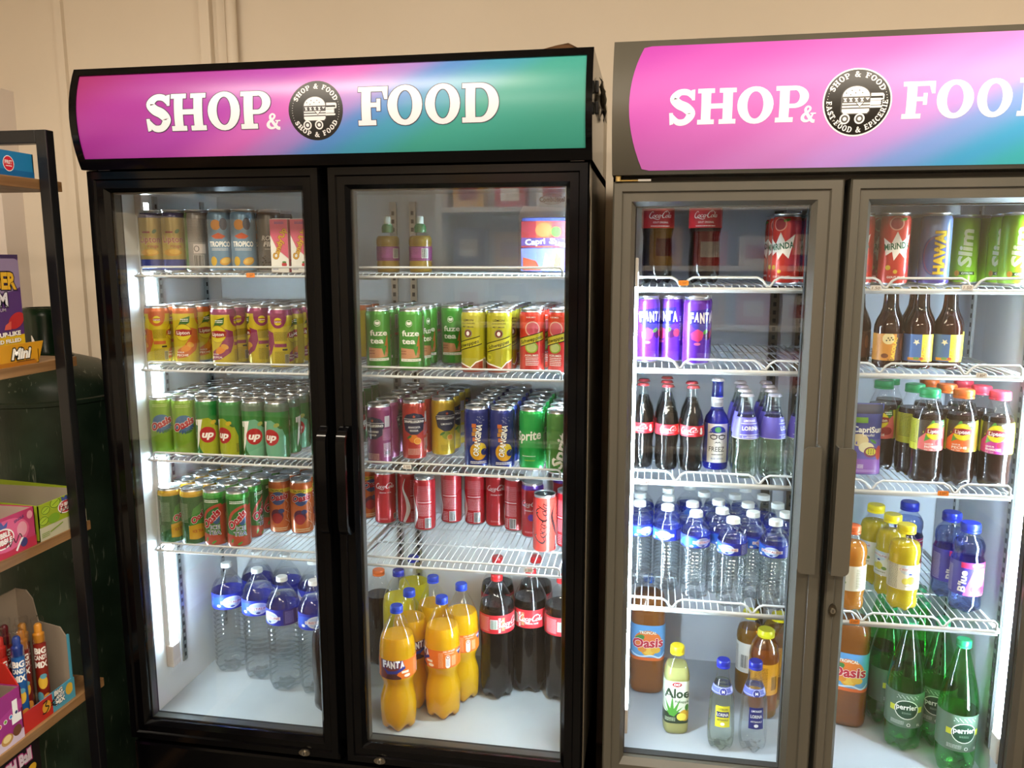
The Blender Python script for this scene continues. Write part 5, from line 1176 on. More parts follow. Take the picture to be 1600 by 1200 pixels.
bot('lemonade_tall', 'soda_bottle', 'soda bottle', .590, .345, 0, 'pale yellow lemon soda bottle with navy cap, nearer one', 'lemon soda bottles')
bot('lemonade_tall', 'soda_bottle', 'soda bottle', .60, .45, 0, 'pale yellow lemon soda bottle with navy cap, farther one', 'lemon soda bottles')
bot('lipton_floor', 'iced_tea_bottle', 'iced tea bottle', .50, .44, 1.2, 'orange capped dark iced tea bottle at the back of the floor', None, spec=SP['lipton_floor'])
for (x, y, rz), lb in zip(((.860, .322, .25), (.945, .365, -.6), (1.037, .338, .3), (.845, .445, 1), (.95, .464, 2)), ('leftmost with barcode side forward', 'middle one with white script forward', 'rightmost, cut by the door frame', 'behind the leftmost one', 'behind the middle one')):
    bot('cola_large', 'soda_bottle', 'soda bottle', x, y, rz, 'large dark cola bottle with red cap, ' + lb, 'large cola bottles on the black fridge floor')
flush(FLB, .024, 1.085, .09, .512)

# ---- grey fridge, top shelf
T1, T2, T3, T4 = ('top shelf, grey fridge', 'second shelf, grey fridge', 'third shelf, grey fridge', 'lowest shelf, grey fridge')
for (x, y, rz), lb in zip(((1.255, .17, .12), (1.358, .17, -.08)), ('leftmost on the top shelf of the grey fridge', 'right one of the two on the top shelf')):
    bot('cola_small', 'soda_bottle', 'soda bottle', x, y, rz, 'small dark cola bottle with red label, ' + lb, 'small cola bottles', spec=SP['cola_small'])
cans('red strawberry soda can with white burst', T1, 'red strawberry soda cans', [('mirinda', 1.522, .125, 3, -.45, 'red strawberry can, white burst, left door'), ('mirinda', 1.584, .125, 3, .1, 'red strawberry can, white burst, left door'), ('mirinda', 1.668, .14, 3, -.35, 'red strawberry can, white burst, right door'), ('mirinda', 1.733, .130, 3, .05, 'red strawberry can, white burst, right door')])
cans('blue grey tropical can with yellow letters', T1, 'blue tropical cans', [('hawai', 1.815, .14, 3, 0, None)])
cans('lime green citrus can', T1, 'lime green citrus cans', [('slim', 1.905, .24, 4, -.2, None), ('slim', 1.968, .142, 5, -.15, None)])
flush(ZG[0], 1.221, 2.012, .098, .575)
# ---- second
cans('purple grape soda can', T2, 'purple grape soda cans', [('fanta_grape', 1.240, .150, 2, .15, None), ('fanta_grape', 1.300, .172, 1, -.85, None), ('fanta_grape', 1.345, .125, 2, .1, None)])
for (k, x, y, rz), lb in zip((('cacolac_brown', 1.690, .200, -.2), ('cacolac_brown', 1.742, .150, .1), ('cacolac_blue', 1.798, .145, -.1), ('cacolac_blue', 1.856, .150, -.2), ('cacolac_brown', 1.700, .265, .5), ('cacolac_brown', 1.765, .225, .5), ('cacolac_blue', 1.825, .215, .4), ('cacolac_blue', 1.884, .222, .4), ('cacolac_brown', 1.720, .33, .4), ('cacolac_blue', 1.83, .285, .1)),
        ('brown label, half hidden by the door frame', 'brown label with yellow letters, front row', 'blue label, left one in front', 'blue label, right one in front', 'brown label, behind the half hidden one', 'brown label, behind the front brown one', 'blue label, behind the left front one', 'blue label, behind the right front one', 'brown label, in the third row', 'blue label, in the third row')):
    bot(k, 'milk_drink_bottle', 'chocolate milk bottle', x, y, rz, 'small amber chocolate milk bottle, ' + lb, 'small chocolate milk bottles')
flush(ZG[1], 1.2, 2.012, .098, .575)
# ---- third
CG = scaled(SP['cola_glass'], .86, .83); 
SP2 = dict(CG); SP2['crown'] = (12, 6, M('a82a34', 'c'), 187); SP2['labels'] = [('label', 81, 105, on(M('c3212c'))(lambda A: (cola_script(A, 0, 95, 42, W_), A.fine(-18, 85, 30, 2.5, W_, 1), A.poly(arc_pts(30, 98, 3, 3, 0, PI, 6) + arc_pts(30, 88, 3, 3, PI, 2*PI, 6), W_))))]
for (x, y, rz), lb in zip(((1.234, .185, -.35), (1.290, .172, .1), (1.345, .165, -.35), (1.288, .235, .3), (1.345, .230, .8), (1.236, .25, .5), (1.29, .30, .2)), ('front row, leftmost', 'front row, second', 'front row, beside the blue bottle', 'second row, behind the second', 'second row, beside the blue bottle', 'second row, leftmost', 'third row')):
    bot('cola_glass', 'glass_soda_bottle', 'glass soda bottle', x, y, rz, 'small contour glass cola bottle, ' + lb, 'small glass cola bottles', spec=SP2)
FZ = scaled(SP['freez'], .92, .885); FZ['crown'] = (12.5, 6, M('d8d8dc', 'c'), 200)
FZ['labels'] = [('label', 17, 106, on(M('d8d8d6'))(lambda A: (setattr(A, 'T', lambda p: (p[0]*.92, p[1]*.885)), freez_label(A), setattr(A, 'T', None)))), ('neck_label', 142, 164, on(M('d8d8da'))(lambda A: (A.fine(-8, 144, 18, 8, M('3a3a40'), 3), A.fine(-14, 157, 28, 4, M('8a8a90'), 1))))]
bot('freez', 'glass_mixer_bottle', 'mixer bottle', 1.402, .195, .08, 'blue mixer bottle with a moustached face label, beside the glass colas', None, spec=FZ)
LG = scaled(SP['lorina_glass'], .92, .885); LG['crown'] = (12.5, 6, M('d0ccd8', 'c'), 178)
LG['labels'] = [('label', 88, 134, on(M('6a62c8'))(lambda A: (setattr(A, 'T', lambda p: (p[0]*.92, p[1]*.885)), lorina_neck(A), setattr(A, 'T', None))))]
for (x, y, rz), lb in zip(((1.458, .130, .3), (1.516, .140, 1.2), (1.575, .150, .1), (1.458, .190, 1), (1.518, .200, .6), (1.460, .25, .3), (1.52, .262, .4), (1.462, .31, .3), (1.522, .322, .2)), ('front row, left', 'front row, middle, back label shown', 'front row, right, cut by the door', 'second row, left', 'second row, middle', 'third row, left', 'third row, middle', 'fourth row, left', 'fourth row, middle')):
    bot('lorina_glass', 'glass_lemonade_bottle', 'lemonade bottle', x, y, rz, 'glass lemonade bottle with violet neck label, ' + lb, 'glass lemonade bottles', spec=LG)
for (k, x, y, rz), lb in zip((('lipton_green', 1.833, .150, .1), ('lipton_orange', 1.899, .150, -.3), ('lipton_red', 1.963, .140, -.45), ('lipton_green', 1.818, .218, .6), ('lipton_orange', 1.888, .220, .3), ('lipton_red', 1.953, .210, .2), ('lipton_green', 1.775, .25, -.4), ('lipton_green', 1.80, .32, .6), ('lipton_orange', 1.875, .29, .3), ('lipton_red', 1.945, .285, .2)),
        ('green cap, front row', 'orange cap, front row', 'red cap, front row', 'green cap, second row', 'orange cap, second row', 'red cap, second row', 'green cap, beside the pouch', 'green cap, third row', 'orange cap, third row', 'red cap, third row')):
    bot(k, 'iced_tea_bottle', 'iced tea bottle', x, y, rz, 'dark iced tea bottle with a yellow disc label, ' + lb, 'small iced tea bottles')
def pouch(x, y, z):
    t = thing('drink_pouch', 'purple and blue fruit drink pouch with passion fruit print', 'drink pouch', (x, y, z), .05)
    mb = MB(); n = 14; rows_ = []; m = M('3a4590'); W2, H2 = .036, .158
    import itertools
    for s in (-1, 1):
        G = []
        for i in range(n+1):
            v = i/n; th = .019*math.sin(PI*min(1, (1-v)*.62+.08)) * (1 if v < .9 else (1-v)/.1*.9+.02)
            wd = W2*(1-.10*math.sin(PI*v))
            G.append([mb.bm.verts.new((wd*(2*j/n-1), s*(th*(1-(2*j/n-1)**4)+.0006), v*H2)) for j in range(n+1)])
        for i in range(n):
            for j in range(n): f = mb.bm.faces.new((G[i][j], G[i][j+1], G[i+1][j+1], G[i+1][j])); f.material_index = mb.mi(m)
    bmesh.ops.remove_doubles(mb.bm, verts=mb.bm.verts[:], dist=.0013)
    A = Art(); A.rect(-35, 0, 35, 36, M('8a5aa8')); A.rect(-35, 36, 35, 80, M('5f5aa0')); A.ell(-16, 78, 18, 14, M('d8c89a')); A.ell(-2, 62, 16, 12, M('e0d8b0')); A.ell(8, 52, 15, 12, M('7a3a5a')); A.ell(8, 53, 11, 8, M('d0c84a')); A.up()
    for j in range(9): A.ell(3+(j % 3)*5, 49+(j//3)*4, 1.4, 1.4, M('2a2a18'), n=6, up=False)
    A.ell(26, 50, 8, 16, M('b84a3c')); A.rect(-30, 116, 0, 128, M('7ab03a')); A.text('CapriSun', 0, 102, 13, W_, w=62, bold=.06); A.text('multi', 2, 90, 6, W_, w=24, shear=.2); A.ell(12, 76, 8, 3, M('4a8a3a'), rot=-.6); A.fine(-28, 6, 50, 6, M('c8b0dc'), 2); A.fine(-18, 14, 12, 10, W_, 4); A.rect(-34, 136, 34, 158, M('1f1f3c'))
    def fn(u, v, o):
        vv = v/158; th = .019*math.sin(PI*min(1, (1-vv)*.62+.08)) * (1 if vv < .9 else (1-vv)/.1*.9+.02); k = u/36/(1-.10*math.sin(PI*vv)); k = max(-1, min(1, k))
        return (u*.001, -(th*(1-k**4)+.0006) - o*.001, v*.001)
    A.wrap(mb, fn, 4, 6, clip=(-33, 2, 33, 156), off=.3, eps=.06); mb.obj('pouch_body', t, smooth=True)
put(.031, 1.722, .20, lambda X, Y, Z: pouch(X, Y, Z))
flush(ZG[2], 1.2, 2.012, .095, .575)
# ---- lowest: small water bottles
WS = scaled(SP['water_small'], 1.0, .955); WS['cap'] = (14.5, 12, WHITE, 189, True); WS['labels'] = [('label', 124, 151, on(M('2231a8'))(lambda A: (setattr(A, 'T', lambda p: (p[0], p[1]*.955)), crist_label_05(A), setattr(A, 'T', None))))]
wp = [(1.432, .110, -.7), (1.523, .118, -.6), (1.366, .150, .25), (1.486, .165, .4), (1.425, .172, .2), (1.297, .195, -.5), (1.234, .205, .35), (1.556, .175, .3), (1.353, .215, .6), (1.412, .232, 1), (1.478, .230, 2), (1.545, .235, 1), (1.298, .258, 1), (1.236, .268, 2), (1.398, .295, 1), (1.456, .295, 0), (1.526, .30, 2), (1.243, .335, 1), (1.303, .33, 1), (1.362, .355, 1), (1.42, .36, 2), (1.482, .365, 1)]
rowd = ['nearest the glass, left one', 'nearest the glass, right one', 'front left of centre, logo turned forward', 'second row, right of centre', 'second row, at the centre', 'second from the lit edge, recycling text forward', 'front row, leftmost at the lit edge', 'at the right, cut by the door frame', 'third row, left of centre', 'third row, centre', 'third row, right of centre', 'third row, far right', 'behind the second from the lit edge', 'behind the leftmost', 'fourth row, left of centre', 'fourth row, centre', 'fourth row, right', 'back row, leftmost', 'back row, second', 'back row, third', 'back row, fourth', 'back row, rightmost']
for (x, y, rz), lb in zip(wp, rowd): bot('water_small', 'water_bottle', 'water bottle', x, y, rz, 'small clear water bottle, ' + lb, 'small water bottles on the lowest shelf', spec=WS)
for (k, x, y, rz), lb in zip((('citrus_water', 1.812, .165, .05), ('citrus_water', 1.803, .235, -1.2), ('citrus_water', 1.785, .305, -1.2), ('orange_water', 1.695, .140, -1.2)), ('yellow drink bottle with yellow cap, front one', 'yellow drink bottle with yellow cap, middle one', 'yellow drink bottle with yellow cap, rear one', 'pale orange drink bottle half behind the door frame')):
    bot(k, 'flavoured_water_bottle', 'flavoured water bottle', x, y, rz, lb, 'yellow capped flavoured waters' if k[0] == 'c' else None)
for (x, y, rz), lb in zip(((1.945, .175, -.1), (1.932, .248, .3), (1.862, .315, .5)), ('front one by the right wall', 'second one by the right wall', 'rear one behind the yellow drinks')):
    bot('berry_water', 'flavoured_water_bottle', 'flavoured water bottle', x, y, rz, 'blue strawberry drink bottle with blue cap, ' + lb, 'blue capped strawberry drinks')
flush(ZG[3], 1.2, 2.012, .080, .575)
# ---- grey fridge floor
bot('oasis_large', 'juice_bottle', 'juice bottle', 1.262, .43, .0, 'large tropical drink bottle with blue label behind the left door', 'large tropical drink bottles')
bot('oasis_large', 'juice_bottle', 'juice bottle', 1.775, .360, -.25, 'large tropical drink bottle with blue label behind the right door', 'large tropical drink bottles')
bot('aloe', 'aloe_drink_bottle', 'aloe drink bottle', 1.333, .240, .1, 'pale aloe drink bottle with yellow cap and pineapple label', None)
bot('lorina_lemon', 'lemonade_bottle', 'lemonade bottle', 1.438, .185, .0, 'plastic lemonade bottle with yellow label and dark blue cap', None, spec=dict(SP['lorina_lemon'], prof=[(r*.96, z) for r, z in lorp]))
bot('lorina_plain', 'lemonade_bottle', 'lemonade bottle', 1.512, .190, .1, 'plastic lemonade bottle with dark blue label and dark blue cap', None)
for (x, y, rz), lb in zip(((1.556, .345, .3), (1.535, .45, -.9), (1.60, .445, .2)), ('front one of the orange wrapped pack', 'rear left one of the orange wrapped pack', 'rear right one of the orange wrapped pack')):
    bot('juice', 'juice_bottle', 'juice bottle', x, y, rz, 'orange juice bottle with yellow cap, ' + lb, 'orange juice bottles')
for (x, y, rz), lb in zip(((1.957, .185, .05), (1.872, .265, -.15), (1.945, .29, -.4), (1.848, .37, .5), (1.93, .39, .5), (1.865, .47, .2), (1.955, .48, .2)), ('nearest the glass, whole with its cap', 'front left, label turned forward', 'just behind the front right one', 'middle row, left', 'middle row, right', 'back row, left', 'back row, right')):
    bot('perrier', 'sparkling_water_bottle', 'sparkling water bottle', x, y, rz, 'green sparkling water bottle, ' + lb, 'green sparkling water bottles')
flush(FLG, 1.19, 2.012, .08, .595)
def pack_wrap():
    mb = MB(); m = clear_mat('orange_film', (.95, .62, .12, 1), .15, 1.6, boost=1.6); y0, y1, x0, x1 = .345, .455, 1.556, 1.600
    a = math.atan2(y1-y0, x1-x0); R = .0385
    def out(R): return [(x1+R*math.cos(a-PI/2+PI*i/10), y1+R*math.sin(a-PI/2+PI*i/10)) for i in range(11)] + [(x0+R*math.cos(a+PI/2+PI*i/10), y0+R*math.sin(a+PI/2+PI*i/10)) for i in range(11)]
    rings = [[mb.bm.verts.new((p[0], p[1], z)) for p in out(r)] for r, z in ((R, .500), (R, .515), (R, .640), (R-.006, .665), (R-.017, .683))]
    n = len(rings[0])
    for A, B in zip(rings, rings[1:]):
        for q in range(n): f = mb.bm.faces.new((A[q], A[(q+1) % n], B[(q+1) % n], B[q])); f.material_index = mb.mi(m)
    o = mb.obj('film_sleeve', smooth=True); tag(o, 'orange plastic sleeve holding two yellow capped juice bottles together', 'plastic sleeve')
pack_wrap()
# ---- price tags
def price(x, y, z, txt, base, ink, lb, flat=False, rz=0):
    mb = MB(); A = Art(); w_, h_ = 10.5, 5.2
    pts = [(-w_, -h_+1.5), (-w_+1.5, -h_), (w_-1.5, -h_), (w_, -h_+1.5), (w_, h_-1.5), (w_-1.5, h_), (-w_+1.5, h_), (-w_, h_-1.5)]
    if flat: mb.prism([(p[0]*.00115, p[1]*.0013) for p in pts], 'z', 0, .0006, base); fn = lambda u, v, o: (u*.00115, v*.0013, .0006+o*.001)
    else: mb.prism([(p[0]*.001, p[1]*.001) for p in pts], 'y', -.0006, .0, base); fn = lambda u, v, o: (u*.001, -.0006-o*.001, v*.001)
    A.text(txt, 0, 0, 6, ink, w=15, bold=.01, shear=.15); A.wrap(mb, fn, 0, off=.05)
    o = mb.obj('price_tag'); o.location = (x, y, z); o.rotation_euler = (0, 0, rz); tag(o, lb, 'price tag')
OR, WT = M('f08a24'), M('dcd8d4'); IK = M('5a3420')
price(.335, .092, ZB[0]-.006, '1.20€', OR, IK, 'small orange price tag on the top shelf rail, black fridge')
price(1.312, .074, ZG[0]+.004, '2.50€', OR, IK, 'small orange price tag on the top shelf rail, grey fridge left door')
price(1.848, .074, ZG[2]-.004, '2.50€', OR, IK, 'small orange price tag on the third shelf rail below iced tea')
price(1.694, .074, ZG[3]-.004, '2.00€', OR, IK, 'small orange price tag on the lowest shelf rail, grey fridge right door')
price(1.263, .110, FLG, '2.00€', OR, IK, 'orange price sticker on the grey fridge floor, left one', True)
price(1.372, .100, FLG, '2.00€', OR, IK, 'orange price sticker on the grey fridge floor, middle one', True)
price(1.735, .085, FLG, '1.80€', OR, IK, 'orange price sticker on the grey fridge floor behind right door', True)
price(.475, .092, ZB[1]-.004, '1.50', WT, IK, 'pale price tag on second shelf rail, black fridge left door')
price(.700, .092, ZB[2]+.006, '1.50', WT, IK, 'pale price tag on third shelf rail, black fridge right door')
price(.985, .092, ZB[3]+.006, '1.20', WT, IK, 'pale price tag on lowest shelf rail, black fridge right door')
price(.480, .092, ZB[3]-.004, '1.20', WT, IK, 'pale price tag on lowest shelf rail, black fridge left door')
price(1.245, .074, ZG[2]-.010, '1.80', WT, IK, 'pale price tag below the glass colas, grey fridge')
price(1.690, .074, ZG[0]-.004, '1.50', WT, IK, 'pale price tag on top shelf rail, below the strawberry cans')
price(1.860, .074, ZG[0]-.002, '1.50', WT, IK, 'pale price tag on top shelf rail, near the lime cans')
price(1.900, .074, ZG[1]-.004, '1.80€', WT, IK, 'white price tag on second shelf rail, grey fridge right door')
mb = MB(); mb.prism([(0, 0), (.020, -.003), (.022, .006), (.004, .009)], 'z', 0, .0005, WHITE); o = mb.obj('paper_scrap'); o.location = (.150, .030, .4965); tag(o, 'tiny torn white paper scrap on the black door sill', 'paper scrap')
o.location = (.105, .06, .4765)
# ------------------------------------------------------------------ rack of sweets beside the black fridge
WOOD = tex_mat('shelf_wood', '70502f', '9c7850', .5, (60, 2.5, 60), (.3, .7), .1)
BLK = M('0e0f12', 'k')
rk = thing('storage_rack', 'black metal rack with brown wooden shelves beside the black fridge', 'shelf rack', (0, 0, 0))
for xx in (-.060, -.490):
    for yy in (-.068, -1.245): mb = MB(); mb.box(xx, xx+.026, yy, yy+.024, 0, 1.9, BLK, .002); mb.obj('upright_post', rk)
for yy in (-.068, -1.245): mb = MB(); mb.box(-.464, -.060, yy, yy+.024, 1.872, 1.9, BLK, .002); mb.obj('top_bar', rk)
for z in (1.7975, 1.4045, 1.010, .606, .22):
    mb = MB(); mb.box(-.463, -.0615, -1.21, .003, z-.022, z, WOOD, .0015); mb.obj('shelf_board', rk)
def face_x(x, y0, z0):   # artwork on a face turned to +x; u runs along +y
    return lambda u, v, o: (x + o*.001, y0 + u*.001, z0 + v*.001)
# blue candy box, top board
t = thing('candy_box', 'open blue cardboard candy box on the top wooden board', 'candy box', (0, 0, 0))
mb = MB(); b1 = M('1f7ab0'); zt = 1.7975; mb.box(-.21, -.075, -.30, -.062, zt, zt+.003, b1); mb.box(-.078, -.075, -.30, -.062, zt, zt+.052, b1); mb.box(-.21, -.207, -.30, -.062, zt, zt+.07, b1); mb.box(-.21, -.075, -.065, -.062, zt, zt+.052, b1); mb.box(-.21, -.075, -.30, -.297, zt, zt+.052, b1)
A = Art(); A.rect(0, 0, 238, 14, M('17619a')); A.ell(168, 26, 15, 16, W_); A.ell(168, 26, 13.5, 14.5, M('c8283a')); A.text('FRIT', 168, 29, 7.5, W_, w=20, bold=.06); A.fine(160, 19, 16, 4, W_, 1); A.wrap(mb, face_x(-.075, -.30, zt), 0, off=.2); mb.obj('tray', t)
t = thing('candy_bag', 'crumpled shiny sweet wrappers sticking out of the blue box', 'candy bag', (-.14, -.17, zt+.0035))
mb = MB(); R = random.Random(4); b = bmesh.new(); bmesh.ops.create_icosphere(b, subdivisions=3, radius=.045)
for v in b.verts: v.co = Vector((v.co.x*1.0, v.co.y*1.7, max(0, v.co.z*.75+.036))) * (1+R.uniform(-.09, .09))
for v in b.verts: v.co.z = max(0, v.co.z)
mb.add(b, M('c8ccd4', 'c')); mb.obj('wrapper', t, smooth=False)
# purple gum display, second board
zt = 1.4045
t = thing('gum_display', 'purple and yellow chewing gum display box with ketchup bottle print', 'candy box', (0, 0, 0))
mb = MB(); PU = M('4f2f6e'); YE = M('d8b41c'); WC = M('c8c0b4')
mb.box(-.26, -.080, -.30, -.126, zt+.002, zt+.232, PU); 
A = Art(); A.rect(-110, 0, 168, 62, YE); A.ell(110, 190, 80, 40, M('8a7a9c')); A.rect(-110, 222, 168, 231, M('3c2a52')); A.text('BURGER', 92, 178, 34, M('d8aa2c'), w=132, bold=.09, rot=-.03, out=M('2a1c34'), ow=.12); A.text('GUM', 92, 138, 28, M('d8d8e0'), w=76, bold=.09, out=M('2a1c34'), ow=.12)
A.text('BUBBLE GUM', 90, 116, 7, M('b0a8bc'), w=66, bold=.03); A.text('CHICLE', 84, 105, 7, M('b0a8bc'), w=36, bold=.03); A.ell(148, 92, 24, 15, M('b0282c'), rot=.5); A.poly([(118, 84), (134, 92), (132, 74), (114, 74)], M('c8584a')); A.ell(92, 84, 6, 8, M('c8442c')); A.text('KETCHUP-LIKE', 102, 64, 9, W_, w=110, bold=.09, rot=.04, out=M('3a1c1c'), ow=.07); A.text('LIQUID FILLED', 110, 50, 8, W_, w=92, bold=.08, rot=.03, out=M('3a1c1c'), ow=.07)
A.wrap(mb, face_x(-.080, -.294, zt+.002), 0, clip=(-6, 0, 168, 230), off=.2); mb.obj('backboard', t)
mb = MB(); og = M('c8901c')
mb.prism([(-.36, zt+.0), (-.108, zt+.0), (-.090, zt+.046), (-.36, zt+.046)], 'x', -.070, -.067, og); mb.prism([(-.080, zt), (-.067, zt), (-.067, zt+.030), (-.080, zt+.058)], 'y', -.108, -.106, WC); mb.box(-.080, -.067, -.36, -.106, zt, zt+.002, og)
A = Art(); A.rect(0, 0, 246, 9, M('a86a18')); A.text('Mini', 205, 26, 22, W_, w=56, bold=.1, shear=.3, out=M('18140c'), ow=.16); A.fine(190, 6, 50, 5, M('4a2c10'), 1); A.wrap(mb, face_x(-.067, -.36, zt), 0, off=.2); mb.obj('tray', t)
# pink and green gum boxes, third board
def tray_box(name_, lb, x0, x1, y0, y1, z, hf, hb, base, inside, art, rz=0):
    t = thing(name_, lb, 'candy box', (0, 0, 0)); mb = MB(); e = .0022
    mb.box(x0, x1, y0, y1, z, z+e, base); mb.box(x1-e, x1, y0, y1, z, z+hf, base); mb.box(x0, x0+e, y0, y1, z, z+hb, inside)
    for yy in (y0, y1-e): mb.prism([(x0, z), (x1, z), (x1, z+hf), (x0, z+hb)], 'y', yy, yy+e, base)
    A = Art(); art(A, (y1-y0)*1000, hf*1000); A.wrap(mb, face_x(x1, y0, z), 0, off=.2, clip=(0, 0, (y1-y0)*1000, hf*1000)); mb.obj('tray', t)
    mb = MB(); mb.box(x0+e, x1-e, y1-2*e, y1-e, z+e, z+min(hf, hb)-.002, inside); mb.box(x0+e, x1-e, y0+e, y0+2*e, z+e, z+min(hf, hb)-.002, inside); mb.box(x0+e, x0+2*e, y0+e, y1-e, z+e, z+hb-.002, inside); mb.obj('inner_card', t)
    return t
def pink_art(A, w, h):
    A.rect(0, 0, w, 22, M('b82848')); A.ell(w-78, 46, 60, 34, M('d8608a')); A.ell(w-92, 42, 32, 22, W_); A.ell(w-92, 42, 29, 19, M('b8283a')); A.text('DUBBLE', w-92, 50, 11, W_, w=44, bold=.1, rot=.05); A.text('BUBBLE', w-90, 36, 11, W_, w=48, bold=.1, rot=.05); A.poly([(w-108, 64), (w-112, 76), (w-100, 70), (w-92, 80), (w-86, 70), (w-74, 76), (w-78, 64)], M('4a5aa0'))
    A.ell(w-38, 48, 14, 16, M('e09aac')); A.ell(w-14, 72, 8, 9, M('e09aac')); A.text('SINGLE', w-44, 72, 6, M('3a3a70'), w=28, rot=.2, bold=.05); A.ell(w-36, 18, 10, 10, M('3a3a70')); A.stroke([(w-58, 6), (w-46, 22), (w-38, 30)], 5, W_); k = M('141414'); A.stroke([(w-86, 22), (w-76, 34), (w-74, 20), (w-64, 36), (w-58, 24), (w-46, 40), (w-40, 30)], 2.2, k, smooth=3)
def green_art(A, w, h):
    A.rect(0, 0, w, 30, M('c0c0a8')); k = M('4a6a1c')
    for x, y, r in ((22, 66, 13), (52, 74, 16), (14, 44, 14), (128, 70, 12)): A.ell(x, y, r, r*.7, M('a8c83a'), rot=.5); A.ring(x, y, r, r*.7, r*.9, r*.6, k); A.stroke([(x-r*.6, y-r*.2), (x+r*.6, y+r*.3)], 1.4, k)
    A.ell(84, 58, 26, 16, W_); A.ell(84, 58, 23, 13.5, M('b8283a')); A.text('DUBBLE', 84, 63, 8, W_, w=34, bold=.1); A.text('BUBBLE', 84, 53, 8, W_, w=36, bold=.1); A.poly([(72, 72), (70, 84), (80, 78), (86, 88), (90, 78), (100, 82), (98, 72)], M('4a5aa0')); A.ell(44, 42, 18, 11, M('7aa82c')); A.stroke([(66, 44), (76, 60), (82, 48), (92, 62), (100, 54), (112, 66)], 2.4, M('141414'), smooth=3); A.stroke([(30, 14), (70, 24)], 3, M('7a9a2c')); A.fine(4, 6, 24, 12, M('7a9a2c'), 3)
zt = 1.010
tray_box('gum_box', 'open bright pink bubble gum tray on the third wooden board', -.30, -.066, -.42, -.163, zt, .086, .086, M('b83a6a'), M('b0a498'), pink_art)
tray_box('gum_box', 'open lime green bubble gum tray beside the pink one', -.34, -.066, -.152, -.004, zt, .082, .094, M('9ab02c'), M('b0a498'), green_art)
t = thing('candy_pouch', 'green watermelon sweet bag behind the pink gum tray', 'candy bag', (0, 0, 0)); mb = MB(); b = bmesh.new(); bmesh.ops.create_uvsphere(b, u_segments=20, v_segments=12, radius=1)
for v in b.verts: v.co = Vector((-.38+v.co.x*.035, -.26+v.co.y*.075, zt+.075+v.co.z*.075))
mb.add(b, M('7a9a2c')); mb.obj('bag', t, smooth=True)
# candy tube display, fourth board
zt = .606
t = thing('candy_display', 'tall open display carton with red and blue front for candy tubes', 'candy display', (0, 0, 0)); GR = M('94887a'); RD = M('b8281e'); CB = M('4a9ab8')
x0, x1, y0, y1 = -.20, -.070, -.246, -.090
mb = MB(); mb.box(x0, x1, y0, y1, zt, zt+.003, GR); mb.prism([(y0, zt), (y1, zt), (y1, zt+.05), (y0, zt+.045)], 'x', x1-.003, x1, CB)
mb.prism([(x0, zt), (x1, zt), (x1, zt+.10), (x1-.004, zt+.15), (x1-.02, zt+.175), (x0+.055, zt+.185), (x0+.045, zt+.24), (x0+.03, zt+.26), (x0, zt+.262)], 'y', y1-.003, y1, GR); mb.box(x0, x0+.003, y0, y1, zt, zt+.262, GR)
mb.box(x1-.004, x1+.0005, y1-.0035, y1+.0005, zt, zt+.158, CB); mb.prism([(x0, zt), (x1, zt), (x1, zt+.11), (x1-.03, zt+.16), (x0, zt+.2)], 'y', y0, y0+.003, RD)
A = Art(); A.rect(0, 0, 88, 48, RD); A.rect(88, 0, 160, 50, CB); A.T = lambda p: (p[0]-26, p[1]); A.ell(96, 26, 13, 14, M('d8a030')); A.ell(168, 30, 12, 14, M('d8b03a')); A.text('BiG', 134, 42, 11, W_, w=26, bold=.1, out=M('3a2440'), ow=.12); A.text('CANDY', 136, 30, 9, W_, w=34, bold=.09, out=M('3a2440'), ow=.12); A.text('MiX', 138, 18, 11, W_, w=30, bold=.1, out=M('3a2440'), ow=.12)
k = M('141210'); A.stroke([(86, 38), (98, 40), (92, 30), (102, 24), (92, 14), (82, 16)], 3, k, smooth=3); A.stroke([(128, 34), (116, 30), (114, 20), (126, 14)], 3, k, smooth=3); A.stroke([(108, 27), (122, 28)], 2.4, k); A.stroke([(108, 21), (122, 22)], 2.4, k)
A.wrap(mb, face_x(x1, y0, zt), 0, off=.25); mb.obj('carton', t)
def candy_tube(x, y, rz, body, powder, lb):
    o = thing('candy_tube', lb, 'candy tube', (x, y, zt+.0032), rz, 'candy tubes in the display')
    mb = MB(); mb.lathe([(r*.001, z*.001) for r, z in [(12, 0), (13, 1), (13, 168), (.1, 168)]], M(body), 28)
    A = Art(); A.text('BiG', 0, 150, 14, W_, w=26, bold=.1); A.text('CANDY', 0, 134, 11, W_, w=30, bold=.09); A.text('MiX', 0, 117, 14, W_, w=28, bold=.1); A.ell(0, 74, 10, 16, M('d8b03a')); A.ell(2, 88, 7, 6, M('5a9ab0')); A.ell(-8, 40, 7, 12, M('5a9ab0')); A.ell(6, 34, 8, 12, M('d8903a')); A.ell(-2, 16, 9, 8, M('3a7aa8')); A.wrap(mb, cyl_fn(13), 2, off=.15); mb.obj('tube', o, smooth=True).data.set_sharp_from_angle(angle=math.radians(50))
    mb = MB(); mb.lathe([(r*.001, z*.001) for r, z in [(12, 168), (12, 186), (8, 190), (8, 206), (5, 210), (.1, 210)]], M(powder, 'k'), 24); mb.obj('nozzle_cap', o, angle=40)
    mb = MB(); mb.lathe([(r*.001, z*.001) for r, z in [(13.2, 166), (13.2, 222), (11.5, 225), (.1, 225)]], PET, 24); mb.obj('clear_cap', o, smooth=True)
